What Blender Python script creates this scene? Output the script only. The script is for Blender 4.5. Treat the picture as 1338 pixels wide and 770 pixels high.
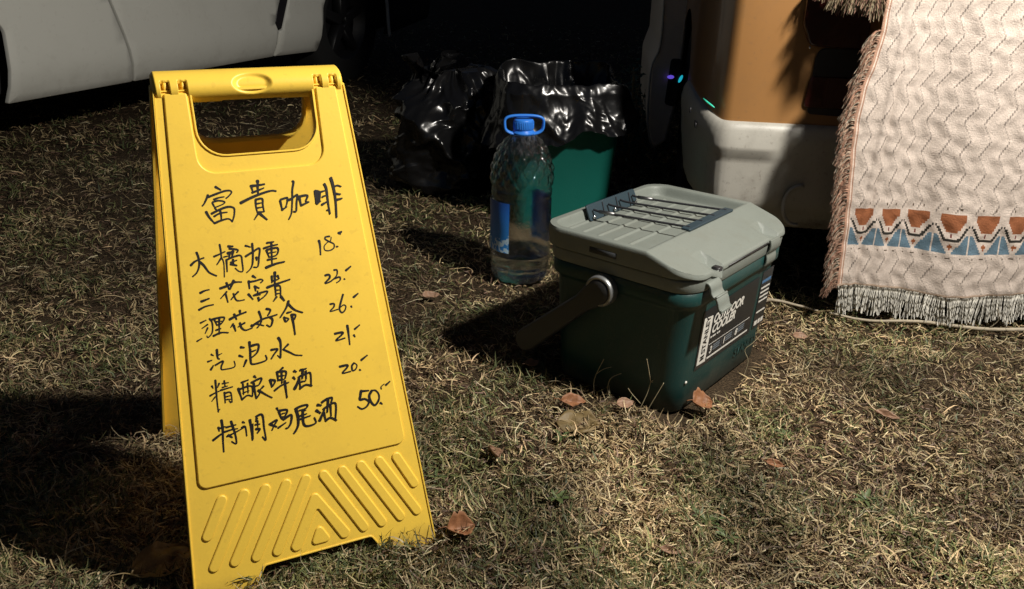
import bpy, bmesh, math, random
import numpy as np
from math import sin, cos, pi, radians, sqrt
from mathutils import Vector, Matrix, noise
from mathutils.geometry import tessellate_polygon
random.seed(7)
rng = np.random.default_rng(11)
scene = bpy.context.scene
col = scene.collection
for o in list(bpy.data.objects):
    bpy.data.objects.remove(o)

# ------------------------------------------------------------------ camera
cam = bpy.data.cameras.new('camera')
cam.sensor_width = 36.0
cam.lens = 36.0 * 1093.04 / 1338.0
cam.clip_start = 0.02
cam.clip_end = 500
co = bpy.data.objects.new('camera', cam)
col.objects.link(co)
_p, _r = radians(22.662), radians(1.4752)
fw = Vector((0, cos(_p), -sin(_p))); rt = Vector((1, 0, 0)); up = rt.cross(fw)
r2 = rt * cos(_r) + up * sin(_r); u2 = up * cos(_r) - rt * sin(_r)
M = Matrix((r2, u2, -fw)).transposed().to_4x4()
M.translation = (0, 0, 0.7348)
co.matrix_world = M
scene.camera = co

# ------------------------------------------------------------------ light: a dark night sky and one lantern to the right
world = bpy.data.worlds.new('World')
scene.world = world
world.use_nodes = True
wn = world.node_tree.nodes
sky = wn.new('ShaderNodeTexSky')
sky.sky_type = 'NISHITA'
sky.sun_disc = False
sky.sun_elevation = radians(-1.8)
sky.sun_rotation = radians(200)
tint = wn.new('ShaderNodeMix'); tint.data_type = 'RGBA'; tint.blend_type = 'MULTIPLY'
tint.inputs['Factor'].default_value = 1; tint.inputs['B'].default_value = (.62, .85, 1.25, 1)
world.node_tree.links.new(sky.outputs[0], tint.inputs['A'])
world.node_tree.links.new(tint.outputs['Result'], wn['Background'].inputs[0])
wn['Background'].inputs[1].default_value = 0.15
lamp = bpy.data.lights.new('lantern_light', 'POINT')
lamp.energy = 196
lamp.color = (1.0, 0.94, 0.85)
lamp.shadow_soft_size = 0.05
lo = bpy.data.objects.new('lantern_light', lamp)
lo.location = (0.98, 0.80, 1.56)
col.objects.link(lo)
scene.render.engine = 'CYCLES'
scene.cycles.max_bounces = 12
scene.cycles.transmission_bounces = 12
scene.cycles.transparent_max_bounces = 12
scene.view_settings.view_transform = 'Standard'
scene.view_settings.look = 'None'
scene.view_settings.exposure = 0
scene.view_settings.gamma = 1

# ------------------------------------------------------------------ helpers
def tag(o, label=None, cat=None, group=None, kind=None):
    if label: o['label'] = label
    if cat: o['category'] = cat
    if group: o['group'] = group
    if kind: o['kind'] = kind
    return o

def empty(name, loc=(0, 0, 0), rz=0.0):
    o = bpy.data.objects.new(name, None)
    o.empty_display_size = 0.1
    o.location = loc; o.rotation_euler = (0, 0, rz)
    col.objects.link(o)
    return o

def mesh(name, verts, faces, m, parent=None, smooth=True, flat=None):
    me = bpy.data.meshes.new(name)
    me.from_pydata([tuple(v) for v in verts], [], [tuple(f) for f in faces])
    if m is not None:
        for k in (m if isinstance(m, (list, tuple)) else [m]): me.materials.append(k)
    if smooth:
        me.polygons.foreach_set('use_smooth', [True] * len(me.polygons))
        if flat:
            for i in flat: me.polygons[i].use_smooth = False
    me.update()
    o = bpy.data.objects.new(name, me)
    col.objects.link(o)
    if parent is not None: o.parent = parent
    return o

def weld_normals(o):
    bm = bmesh.new(); bm.from_mesh(o.data)
    bmesh.ops.recalc_face_normals(bm, faces=bm.faces)
    bm.to_mesh(o.data); bm.free()

class MB:
    """collects pieces of one mesh"""
    def __init__(s): s.v = []; s.f = []; s.fl = []
    def add(s, v, f, flat=()):
        b = len(s.v); s.v += [tuple(p) for p in v]
        fb = len(s.f); s.f += [tuple(i + b for i in q) for q in f]
        s.fl += [fb + i for i in flat]
    def build(s, name, m, parent=None, smooth=True):
        return mesh(name, s.v, s.f, m, parent, smooth, s.fl)

def offset_loop(P, d):
    """move a CCW loop inwards by d (mitred)"""
    n = len(P); out = []
    for i in range(n):
        ax, ay = P[i - 1]; bx, by = P[i]; cx, cy = P[(i + 1) % n]
        e1 = Vector((bx - ax, by - ay)); e2 = Vector((cx - bx, cy - by))
        if e1.length < 1e-9 or e2.length < 1e-9: out.append((bx, by)); continue
        e1.normalize(); e2.normalize()
        n1 = Vector((-e1.y, e1.x)); n2 = Vector((-e2.y, e2.x))
        m = n1 + n2
        if m.length < 1e-6: out.append((bx, by)); continue
        m.normalize(); k = max(0.5, m.dot(n1))
        out.append((bx + m.x * d / k, by + m.y * d / k))
    return out

def rloop(P, R, n=5):
    """round the corners of a polygon; R one radius or a list"""
    out = []; N = len(P)
    for i in range(N):
        r = R[i] if isinstance(R, (list, tuple)) else R
        a = Vector(P[i - 1]); b = Vector(P[i]); c = Vector(P[(i + 1) % N])
        if r <= 0: out.append(tuple(b)); continue
        u = (a - b).normalized(); w = (c - b).normalized()
        ang = u.angle(w)
        t = min(r / math.tan(ang / 2), (a - b).length * .49, (c - b).length * .49)
        rr = t * math.tan(ang / 2)
        cen = b + (u + w).normalized() * (rr / sin(ang / 2))
        p0 = b + u * t; p1 = b + w * t
        a0 = math.atan2(p0.y - cen.y, p0.x - cen.x); a1 = math.atan2(p1.y - cen.y, p1.x - cen.x)
        da = (a1 - a0 + pi) % (2 * pi) - pi
        for k in range(n + 1):
            an = a0 + da * k / n
            out.append((cen.x + rr * cos(an), cen.y + rr * sin(an)))
    return out

def solid(mb, outer, holes, levels, fn, cap0=True, cap1=True):
    """stack of loops (inset, w) joined by walls with filled ends; fn(u,v,w)->xyz"""
    loops = [(outer, 1)] + [(h, -1) for h in holes]
    v = []; f = []; flat = []
    starts = []
    for P, sg in loops:
        st = []
        for ins, w in levels:
            st.append(len(v))
            v += [fn(a, b, w) for a, b in offset_loop(P, ins * sg)]
        n = len(P)
        for k in range(len(levels) - 1):
            for i in range(n):
                j = (i + 1) % n
                q = (st[k] + i, st[k] + j, st[k + 1] + j, st[k + 1] + i)
                f.append(q if sg > 0 else q[::-1])
        starts.append(st)
    for k, on in ((0, cap0), (len(levels) - 1, cap1)):
        if not on: continue
        if len(holes) == 1 and len(holes[0]) == len(outer):      # a frame: both loops run side by side
            n = len(outer)
            for i in range(n):
                j = (i + 1) % n
                q = (starts[0][k] + i, starts[0][k] + j, starts[1][k] + j, starts[1][k] + i)
                flat.append(len(f)); f.append(q if k > 0 else q[::-1])
            continue
        idx = []; polys = []
        for (P, sg), st in zip(loops, starts):
            L = offset_loop(P, levels[k][0] * sg)
            q = [Vector((a, b, 0)) for a, b in L]; ii = [st[k] + i for i in range(len(P))]
            if sg < 0: q.reverse(); ii.reverse()
            polys.append(q)
            idx += ii
        for t in tessellate_polygon(polys):
            a, b, c = [idx[i] for i in t]
            pa, pb, pc = [sum(polys, [])[i] for i in t]
            ccw = (pb - pa).cross(pc - pa).z > 0
            if ccw != (k > 0): a, b, c = c, b, a
            flat.append(len(f)); f.append((a, b, c))
    mb.add(v, f, flat)

def loft(mb, rings, closed=True, cap0=False, cap1=False):
    n = len(rings[0]); v = [p for r in rings for p in r]; f = []
    for k in range(len(rings) - 1):
        for i in range(n if closed else n - 1):
            j = (i + 1) % n
            f.append((k * n + i, k * n + j, (k + 1) * n + j, (k + 1) * n + i))
    fl = []
    if cap0: fl.append(len(f)); f.append(tuple(range(n))[::-1])
    if cap1: fl.append(len(f)); f.append(tuple((len(rings) - 1) * n + i for i in range(n)))
    mb.add(v, f, fl)

def lathe(mb, prof, n=48, c=(0, 0, 0)):
    loft(mb, [[(c[0] + r * cos(2 * pi * i / n), c[1] + r * sin(2 * pi * i / n), c[2] + z) for i in range(n)] for z, r in prof])

def tube(mb, pts, rad, n=8, cap=True, sq=(1, 1)):
    pts = [Vector(p) for p in pts]; rings = []
    ref = Vector((0, 0, 1))
    for i, p in enumerate(pts):
        t = (pts[min(i + 1, len(pts) - 1)] - pts[max(i - 1, 0)]).normalized()
        if abs(t.dot(ref)) > .95: ref = Vector((1, 0, 0)) if abs(t.x) < .9 else Vector((0, 1, 0))
        a = t.cross(ref).normalized(); b = a.cross(t)
        ref = b
        r = rad[i] if isinstance(rad, (list, tuple)) else rad
        rings.append([tuple(p + a * (r * sq[0] * cos(2 * pi * k / n)) + b * (r * sq[1] * sin(2 * pi * k / n))) for k in range(n)])
    loft(mb, rings, True, cap, cap)

def smooth_curve(P, n=6):
    """Catmull-Rom through points"""
    P = [Vector(p) for p in P]; out = []
    for i in range(len(P) - 1):
        a = P[max(i - 1, 0)]; b = P[i]; c = P[i + 1]; d = P[min(i + 2, len(P) - 1)]
        for k in range(n):
            t = k / n
            out.append(0.5 * ((2 * b) + (c - a) * t + (2 * a - 5 * b + 4 * c - d) * t * t + (3 * b - a - 3 * c + d) * t ** 3))
    out.append(P[-1])
    return out

def rrect(x0, x1, y0, y1, r, n=6):
    return rloop([(x0, y0), (x1, y0), (x1, y1), (x0, y1)], r, n)

def box(mb, x0, x1, y0, y1, z0, z1, b=.001):
    solid(mb, [(x0, y0), (x1, y0), (x1, y1), (x0, y1)], [], [(b, z0), (0, z0 + b), (0, z1 - b), (b, z1)], lambda u, v, w: (u, v, w))

# ------------------------------------------------------------------ materials
def mat(name, color, rough=.5, wear=None, foot=0, metal=0, spec=.5, coat=0, noise_amt=0, noise_scale=40, bump=0, bump_scale=200, rough_var=0, **kw):
    m = bpy.data.materials.new(name); m.use_nodes = True
    nt = m.node_tree; N = nt.nodes; L = nt.links
    b = N['Principled BSDF']
    b.inputs['Base Color'].default_value = (*color, 1)
    b.inputs['Roughness'].default_value = rough
    b.inputs['Metallic'].default_value = metal
    b.inputs['Specular IOR Level'].default_value = spec
    b.inputs['Coat Weight'].default_value = coat
    for k, v in kw.items(): b.inputs[k.replace('_', ' ')].default_value = v
    tc = None
    if noise_amt or bump or rough_var:
        tc = N.new('ShaderNodeTexCoord')
    if noise_amt:
        n1 = N.new('ShaderNodeTexNoise'); n1.inputs['Scale'].default_value = noise_scale; n1.inputs['Detail'].default_value = 6
        L.new(tc.outputs['Object'], n1.inputs['Vector'])
        mx = N.new('ShaderNodeMix'); mx.data_type = 'RGBA'
        mx.inputs['A'].default_value = (*[c * (1 - noise_amt) for c in color], 1)
        mx.inputs['B'].default_value = (*[min(1, c * (1 + noise_amt)) for c in color], 1)
        L.new(n1.outputs['Fac'], mx.inputs['Factor']); L.new(mx.outputs['Result'], b.inputs['Base Color'])
    if wear:
        # dust and scuffs with their own ragged outlines: (colour, amount, scale)
        wc, wa, wsc = wear
        if tc is None: tc = N.new('ShaderNodeTexCoord')
        nw = N.new('ShaderNodeTexNoise'); nw.inputs['Scale'].default_value = wsc; nw.inputs['Detail'].default_value = 12; nw.inputs['Roughness'].default_value = .72
        nf = N.new('ShaderNodeTexNoise'); nf.inputs['Scale'].default_value = wsc * 14; nf.inputs['Detail'].default_value = 3
        L.new(tc.outputs['Object'], nw.inputs['Vector']); L.new(tc.outputs['Object'], nf.inputs['Vector'])
        r1 = N.new('ShaderNodeMapRange'); r1.inputs['From Min'].default_value = .50; r1.inputs['From Max'].default_value = .68; L.new(nw.outputs['Fac'], r1.inputs['Value'])
        r2 = N.new('ShaderNodeMapRange'); r2.inputs['From Min'].default_value = .62; r2.inputs['From Max'].default_value = .70; r2.inputs['To Max'].default_value = .9; L.new(nf.outputs['Fac'], r2.inputs['Value'])
        ad = N.new('ShaderNodeMath'); ad.operation = 'ADD'; L.new(r1.outputs[0], ad.inputs[0]); L.new(r2.outputs[0], ad.inputs[1])
        last = ad.outputs[0]
        if foot:                                   # earth splashed on the lowest few centimetres
            sx = N.new('ShaderNodeSeparateXYZ'); L.new(tc.outputs['Object'], sx.inputs[0])
            m1 = N.new('ShaderNodeMapRange'); m1.inputs['From Min'].default_value = foot; m1.inputs['From Max'].default_value = 0; m1.inputs['To Min'].default_value = -.2; m1.inputs['To Max'].default_value = .5
            L.new(sx.outputs['Z'], m1.inputs['Value'])
            a2 = N.new('ShaderNodeMath'); a2.operation = 'ADD'; L.new(m1.outputs[0], a2.inputs[0]); L.new(nw.outputs['Fac'], a2.inputs[1])
            m2 = N.new('ShaderNodeMapRange'); m2.inputs['From Min'].default_value = .55; m2.inputs['From Max'].default_value = .8; m2.inputs['To Max'].default_value = 3; L.new(a2.outputs[0], m2.inputs['Value'])
            a3 = N.new('ShaderNodeMath'); a3.operation = 'ADD'; L.new(last, a3.inputs[0]); L.new(m2.outputs[0], a3.inputs[1]); last = a3.outputs[0]
        mm = N.new('ShaderNodeMath'); mm.operation = 'MULTIPLY'; mm.use_clamp = True; mm.inputs[1].default_value = wa; L.new(last, mm.inputs[0])
        mw = N.new('ShaderNodeMix'); mw.data_type = 'RGBA'; mw.inputs['B'].default_value = (*wc, 1)
        src = b.inputs['Base Color'].links[0].from_socket if b.inputs['Base Color'].links else None
        if src: L.new(src, mw.inputs['A'])
        else: mw.inputs['A'].default_value = (*color, 1)
        L.new(mm.outputs[0], mw.inputs['Factor']); L.new(mw.outputs['Result'], b.inputs['Base Color'])
    if rough_var:
        n3 = N.new('ShaderNodeTexNoise'); n3.inputs['Scale'].default_value = noise_scale * .6; n3.inputs['Detail'].default_value = 8
        L.new(tc.outputs['Object'], n3.inputs['Vector'])
        mr = N.new('ShaderNodeMapRange'); mr.inputs['From Min'].default_value = .3; mr.inputs['From Max'].default_value = .7
        mr.inputs['To Min'].default_value = max(0, rough - rough_var); mr.inputs['To Max'].default_value = rough + rough_var
        L.new(n3.outputs['Fac'], mr.inputs['Value']); L.new(mr.outputs['Result'], b.inputs['Roughness'])
    if bump:
        n2 = N.new('ShaderNodeTexNoise'); n2.inputs['Scale'].default_value = bump_scale; n2.inputs['Detail'].default_value = 4
        L.new(tc.outputs['Object'], n2.inputs['Vector'])
        bp = N.new('ShaderNodeBump'); bp.inputs['Strength'].default_value = bump; bp.inputs['Distance'].default_value = .002
        L.new(n2.outputs['Fac'], bp.inputs['Height']); L.new(bp.outputs['Normal'], b.inputs['Normal'])
    return m

def attr_mat(name, rough=.7, spec=.3, trans=0, bump=0, bump_scale=300, noise_amt=.15):
    """colour comes from the mesh attribute 'tint' (a pigment, one value per blade / stitch)"""
    m = mat(name, (.5, .5, .5), rough, spec=spec)
    N = m.node_tree.nodes; L = m.node_tree.links; b = N['Principled BSDF']
    a = N.new('ShaderNodeAttribute'); a.attribute_name = 'tint'
    L.new(a.outputs['Color'], b.inputs['Base Color'])
    if bump:
        tc = N.new('ShaderNodeTexCoord')
        n2 = N.new('ShaderNodeTexNoise'); n2.inputs['Scale'].default_value = bump_scale; n2.inputs['Detail'].default_value = 4
        L.new(tc.outputs['Object'], n2.inputs['Vector'])
        bp = N.new('ShaderNodeBump'); bp.inputs['Strength'].default_value = bump; bp.inputs['Distance'].default_value = .002
        L.new(n2.outputs['Fac'], bp.inputs['Height']); L.new(bp.outputs['Normal'], b.inputs['Normal'])
    return m

YELLOW = mat('yellow_plastic', (.91, .61, .078), .40, wear=((.40, .27, .06), .16, 9), foot=.05, spec=.35, noise_amt=.05, noise_scale=9, bump=.05, bump_scale=300, rough_var=.06)
INK = mat('marker_ink', (.006, .004, .004), .6, noise_amt=.3, noise_scale=120)
TEAL = mat('dark_green_plastic', (.011, .046, .043), .42, wear=((.12, .11, .085), .14, 11), foot=.06, spec=.4, noise_amt=.12, noise_scale=14, bump=.15, bump_scale=500, rough_var=.08)
LIDGREY = mat('grey_plastic', (.18, .20, .178), .5, wear=((.13, .12, .09), .22, 13), spec=.35, noise_amt=.07, noise_scale=25, bump=.25, bump_scale=600, rough_var=.08)
HANDLE = mat('black_plastic', (.028, .031, .034), .5, bump=.2, bump_scale=400)
RINGM = mat('ring_metal', (.30, .31, .31), .38, metal=.6)
BLUEGREY = mat('blue_grey_rubber', (.022, .042, .055), .5, noise_amt=.15, noise_scale=60)
CORD = mat('elastic_cord', (.012, .012, .016), .7, bump=.5, bump_scale=900)
LABELM = mat('label_film', (.014, .016, .020), .28, noise_amt=.2)
LABELW = mat('label_white', (.72, .70, .64), .45)
LABELG = mat('label_grey_print', (.16, .19, .22), .45)
LABELB = mat('label_blue_print', (.07, .17, .32), .4)
BOLT = mat('bright_rivet', (.75, .75, .75), .2, metal=1)
BAG = mat('black_bin_bag', (.006, .006, .0065), .25, spec=.4, bump=.2, bump_scale=50, rough_var=.08, noise_scale=20)
BINM = mat('green_bin_plastic', (.012, .165, .13), .45, spec=.35, noise_amt=.1, noise_scale=8, bump=.15, bump_scale=200)
CARW = mat('white_car_paint', (.66, .66, .60), .28, wear=((.25, .22, .18), .10, 3.5), foot=.40, coat=.5, noise_amt=.03, noise_scale=3, rough_var=.05)
CARB = mat('black_underbody', (.008, .008, .008), .75, noise_amt=.3)
TYRE = mat('tyre_rubber', (.006, .006, .006), .9, bump=.4, bump_scale=150)
RIM = mat('wheel_alloy', (.008, .008, .009), .5, metal=.0)
ORANGE = mat('orange_van_paint', (.29, .145, .05), .33, wear=((.12, .09, .06), .2, 7), coat=.45, noise_amt=.05, noise_scale=5, rough_var=.05)
BUMPER = mat('cream_bumper_plastic', (.40, .385, .34), .42, wear=((.12, .10, .08), .30, 8), foot=.30, noise_amt=.06, noise_scale=12, bump=.1, bump_scale=300, rough_var=.06)
LAMPR = mat('red_lamp_lens', (.03, .004, .004), .25, coat=.6)
DARKP = mat('dark_trim_and_shade', (.015, .014, .016), .45)
GLASSD = mat('dark_window_glass', (.01, .012, .014), .06)
DOORM = mat('beige_door_trim', (.66, .58, .48), .5, noise_amt=.08)
WOOD = mat('table_board', (.22, .14, .08), .6, noise_amt=.3, noise_scale=12)
STEEL = mat('table_steel', (.2, .2, .2), .4, metal=.9)
CAPB = mat('blue_cap', (.03, .19, .68), .38, spec=.4)
BOTBLUE = mat('blue_bottle_film', (.02, .13, .55), .3)
LEAFD = mat('dead_leaf', (.24, .105, .045), .6, noise_amt=.5, noise_scale=60, bump=.5, bump_scale=120)
LEAFP = mat('dead_leaf_pale', (.27, .16, .10), .6, noise_amt=.4, noise_scale=60, bump=.5, bump_scale=120)
LEAFO = mat('dead_leaf_olive', (.17, .12, .05), .6, noise_amt=.5, noise_scale=50, bump=.5, bump_scale=120)
WEED = mat('weed_green', (.07, .10, .032), .5, noise_amt=.35, noise_scale=60, bump=.3, bump_scale=200)
BUSHM = mat('bush_leaf', (.03, .075, .055), .4, noise_amt=.4, noise_scale=20)
STICK = mat('pale_twig', (.34, .29, .21), .7, noise_amt=.3, noise_scale=60, bump=.5, bump_scale=200)
STRAWM = mat('straw_stalk', (.42, .36, .22), .6)
GRASSM = attr_mat('grass_blade', .55, .3)
CLOTHM = attr_mat('woven_cotton', .85, .15, bump=.9, bump_scale=420)
FRINGEM = attr_mat('cotton_fringe', .85, .15)

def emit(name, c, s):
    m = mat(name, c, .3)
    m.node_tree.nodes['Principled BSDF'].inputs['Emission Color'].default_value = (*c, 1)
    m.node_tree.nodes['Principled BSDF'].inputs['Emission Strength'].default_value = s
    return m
GLINTG = emit('green_glow', (.05, .6, .4), .35)  # these three glow in place of coloured light reflected by the van
GLINTV = emit('violet_glow', (.2, .12, 1), .55)
GLINTC = emit('cyan_glow', (.02, .6, .8), .6)

def glassy(name, c, ior, rough=.02, bump=0, bump_scale=60):
    return mat(name, c, rough, Transmission_Weight=1.0, IOR=ior, bump=bump, bump_scale=bump_scale)
PET = glassy('clear_pet', (.95, .97, 1), 1.55, .03, .9, 55)
WATER = glassy('water', (.97, .99, 1), 1.333, .0)

# ------------------------------------------------------------------ ground
def vnoise(x, y, s, seed=0):
    """smooth value noise on numpy arrays"""
    x = np.asarray(x, float) / s + seed * 17.31; y = np.asarray(y, float) / s + seed * 9.77
    xi = np.floor(x).astype(np.int64); yi = np.floor(y).astype(np.int64)
    fx = x - xi; fy = y - yi; fx = fx * fx * (3 - 2 * fx); fy = fy * fy * (3 - 2 * fy)
    def h(a, b):
        n = (a * 374761393 + b * 668265263 + seed * 1442695) & 0x7fffffff
        n = ((n ^ (n >> 13)) * 1274126177) & 0x7fffffff
        return ((n ^ (n >> 16)) & 0xffff) / 65535.0
    return (h(xi, yi) * (1 - fx) + h(xi + 1, yi) * fx) * (1 - fy) + (h(xi, yi + 1) * (1 - fx) + h(xi + 1, yi + 1) * fx) * fy

def gz(x, y):
    x = np.asarray(x, float); y = np.asarray(y, float)
    near = 1 / (1 + (np.hypot(x, y - 1) / 6) ** 2)
    return ((vnoise(x, y, .35, 1) - .5) * .022 + (vnoise(x, y, .09, 2) - .5) * .012 + (vnoise(x, y, .03, 3) - .5) * .006) * near - .002

def axis(c, lo, hi, step0, g):
    a = [c]; s = step0
    while a[-1] < hi: a.append(a[-1] + s); s = s if abs(a[-1] - c) < 1.3 else s * g
    b = [c]; s = step0
    while b[-1] > lo: b.append(b[-1] - s); s = s if abs(b[-1] - c) < 1.3 else s * g
    return np.array(b[::-1][:-1] + a)
gx = axis(0.1, -150, 150, .0125, 1.07); gy = axis(1.7, -150, 150, .0125, 1.07)
X, Y = np.meshgrid(gx, gy)
Vg = np.stack([X, Y, gz(X, Y)], -1).reshape(-1, 3)
nx, ny = len(gx), len(gy)
I = (np.arange(ny - 1)[:, None] * nx + np.arange(nx - 1)[None]).reshape(-1)
Fg = np.stack([I, I + 1, I + 1 + nx, I + nx], -1)
def fast_mesh(name, V, F, m, parent=None, tint=None, smooth=False):
    me = bpy.data.meshes.new(name)
    V = np.ascontiguousarray(V, np.float32)
    me.vertices.add(len(V)); me.vertices.foreach_set('co', V.ravel())
    if isinstance(F, tuple):   # quads then tris
        q, t = F
        loops = np.concatenate([q.ravel(), t.ravel()]).astype(np.int32)
        start = np.concatenate([np.arange(len(q)) * 4, len(q) * 4 + np.arange(len(t)) * 3]).astype(np.int32)
    else:
        loops = F.ravel().astype(np.int32); start = (np.arange(len(F)) * F.shape[1]).astype(np.int32)
    me.loops.add(len(loops)); me.loops.foreach_set('vertex_index', loops)
    me.polygons.add(len(start)); me.polygons.foreach_set('loop_start', start)
    if smooth: me.polygons.foreach_set('use_smooth', [True] * len(start))
    me.update(calc_edges=True); me.validate()
    if tint is not None:
        dom = 'POINT' if len(tint) == len(V) else 'FACE'
        a = me.attributes.new('tint', 'FLOAT_COLOR', dom)
        c = np.ones((len(tint), 4), np.float32); c[:, :3] = tint
        a.data.foreach_set('color', c.ravel())
    me.materials.append(m)
    o = bpy.data.objects.new(name, me); col.objects.link(o)
    if parent is not None: o.parent = parent
    return o
SOIL = mat('soil', (.05, .034, .022), .95, spec=.15)
def soil_nodes():
    N = SOIL.node_tree.nodes; L = SOIL.node_tree.links; b = N['Principled BSDF']
    tc = N.new('ShaderNodeTexCoord')
    n = N.new('ShaderNodeTexNoise'); n.inputs['Scale'].default_value = 260; n.inputs['Detail'].default_value = 8
    n2 = N.new('ShaderNodeTexNoise'); n2.inputs['Scale'].default_value = 5; n2.inputs['Detail'].default_value = 5
    mp = N.new('ShaderNodeMapping'); mp.inputs['Scale'].default_value = (1, 2.2, 1)
    L.new(tc.outputs['Object'], mp.inputs[0]); L.new(mp.outputs[0], n.inputs['Vector']); L.new(tc.outputs['Object'], n2.inputs['Vector'])
    r = N.new('ShaderNodeValToRGB')
    e = r.color_ramp.elements
    e[0].position = .3; e[0].color = (.02, .014, .009, 1); e[1].position = .72; e[1].color = (.17, .115, .065, 1)
    k = r.color_ramp.elements.new(.5); k.color = (.06, .042, .025, 1)
    L.new(n.outputs['Fac'], r.inputs['Fac'])
    mx = N.new('ShaderNodeMix'); mx.data_type = 'RGBA'; mx.blend_type = 'MULTIPLY'; mx.inputs['Factor'].default_value = .6
    r2_ = N.new('ShaderNodeValToRGB'); r2_.color_ramp.elements[0].color = (.5, .5, .45, 1); r2_.color_ramp.elements[0].position = .35
    r2_.color_ramp.elements[1].position = .65
    L.new(n2.outputs['Fac'], r2_.inputs['Fac'])
    L.new(r.outputs[0], mx.inputs['A']); L.new(r2_.outputs[0], mx.inputs['B']); L.new(mx.outputs['Result'], b.inputs['Base Color'])
    bp = N.new('ShaderNodeBump'); bp.inputs['Strength'].default_value = 1; bp.inputs['Distance'].default_value = .006
    L.new(n.outputs['Fac'], bp.inputs['Height']); L.new(bp.outputs[0], b.inputs['Normal'])
soil_nodes()
tag(fast_mesh('ground', Vg, Fg, SOIL, smooth=True), kind='structure')

# ------------------------------------------------------------------ folding floor sign used as a menu
SY = radians(26.51)
SOFF = .6333 * sin(radians(19.45)); SH = .6333 * cos(radians(19.45)); SLEN = sqrt((SOFF - .015) ** 2 + SH ** 2)
sign = tag(empty('folding_floor_sign', (-.322, 1.0195, 0), SY),
           'bright yellow folding floor sign with handwritten Chinese drinks menu, on the grass', 'floor sign')
def front_fn(u, v, w, sg=-1):
    c = SH / SLEN; s = (SOFF - .015) / SLEN
    return (u * -sg, sg * (SOFF - v * s + w * c), v * c + w * s)
def back_fn(u, v, w): return front_fn(u, v, w, 1)
S_OUT = rloop([(-.152, 0), (-.085, 0), (-.0665, .032), (.0665, .032), (.085, 0), (.152, 0), (.1096, .604), (-.1096, .604)], [.004, .004, .005, .005, .004, .004, .002, .002], 4)
S_HOLE = rloop([(-.0685, .528), (.0685, .528), (.0685, .6005), (-.0685, .6005)], [.03, .03, .003, .003], 8)
S_TRAY = [(a * 1.085, b) for a, b in rloop([(-.0655, .508), (.0655, .508), (.0675, .603), (-.0675, .603)], [.022, .022, .002, .002], 8)]
S_PANEL = rloop([(-.1275, .143), (.1275, .143), (.0984, .600), (.0735, .600), (.0725, .508), (-.0725, .508), (-.0735, .600), (-.0984, .600)],
                [.010, .010, .002, .002, .020, .020, .002, .002], 7)
def sign_panel(name, fn, back=False):
    mb = MB()
    solid(mb, S_OUT, [S_HOLE], [(0, -.0028), (0, -.0008), (.0008, 0)], fn)
    solid(mb, S_OUT, [offset_loop(S_OUT, .0028)], [(0, -.015), (0, -.001)], fn)
    solid(mb, S_OUT, [offset_loop(S_OUT, .0022)], [(0, -.001), (0, .0010), (.0006, .0016)], fn, cap0=False)
    solid(mb, offset_loop(S_HOLE, -.0024), [S_HOLE], [(0, -.013), (0, .0012), (.0006, .0018)], fn)
    return mb.build(name, YELLOW, sign)
sign_panel('front_panel', front_fn)
sign_panel('back_panel', back_fn)
mb = MB()
solid(mb, S_PANEL, [], [(0, -.0006), (0, .0012), (.0006, .0022), (.0016, .0027)], front_fn)
wp = mb.build('writing_panel', YELLOW, sign)
mb = MB(); solid(mb, S_PANEL, [], [(0, -.0006), (0, .0012), (.0006, .0022), (.0016, .0027)], back_fn)
mb.build('rear_raised_panel', YELLOW, sign)
RB = [((-104, 125), (-126, 86)), ((-78, 126), (-124, 47)), ((-53, 126), (-100, 47)), ((-28, 126), (-75, 46)), ((-4, 126), (-50, 46)),
      ((18, 126), (59, 47)), ((42, 126), (83, 47)), ((66, 127), (108, 48)), ((90, 127), (131, 50)), ((113, 127), (132, 87))]
def stadium(a, b, r, n=7):
    a = Vector(a) / 1000; b = Vector(b) / 1000; d = (b - a).normalized(); an = math.atan2(d.y, d.x)
    return [(b.x + r * cos(an - pi / 2 + pi * k / n), b.y + r * sin(an - pi / 2 + pi * k / n)) for k in range(n + 1)] + \
           [(a.x + r * cos(an + pi / 2 + pi * k / n), a.y + r * sin(an + pi / 2 + pi * k / n)) for k in range(n + 1)]
RL = [(0, -.0004), (0, .0007), (.0006, .0016), (.0017, .0021)]
for fn, nm in ((front_fn, 'raised_rib'), (back_fn, 'raised_rib')):
    for a, b in RB:
        mb = MB(); solid(mb, stadium(a, b, .0062), [], RL, fn); mb.build(nm, YELLOW, sign)
    mb = MB()
    chev = rloop([(.0035, .112), (-.0345, .046), (-.030, .039), (-.022, .040), (.0045, .087), (.029, .040), (.037, .039), (.0415, .047)], [.006, .005, .005, .005, .002, .005, .005, .005], 5)
    solid(mb, chev, [], RL, fn); mb.build(nm, YELLOW, sign)
    mb = MB(); solid(mb, rloop([(-.011, .041), (.018, .041), (.0035, .069)], .005, 4), [], RL, fn); mb.build(nm, YELLOW, sign)

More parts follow.
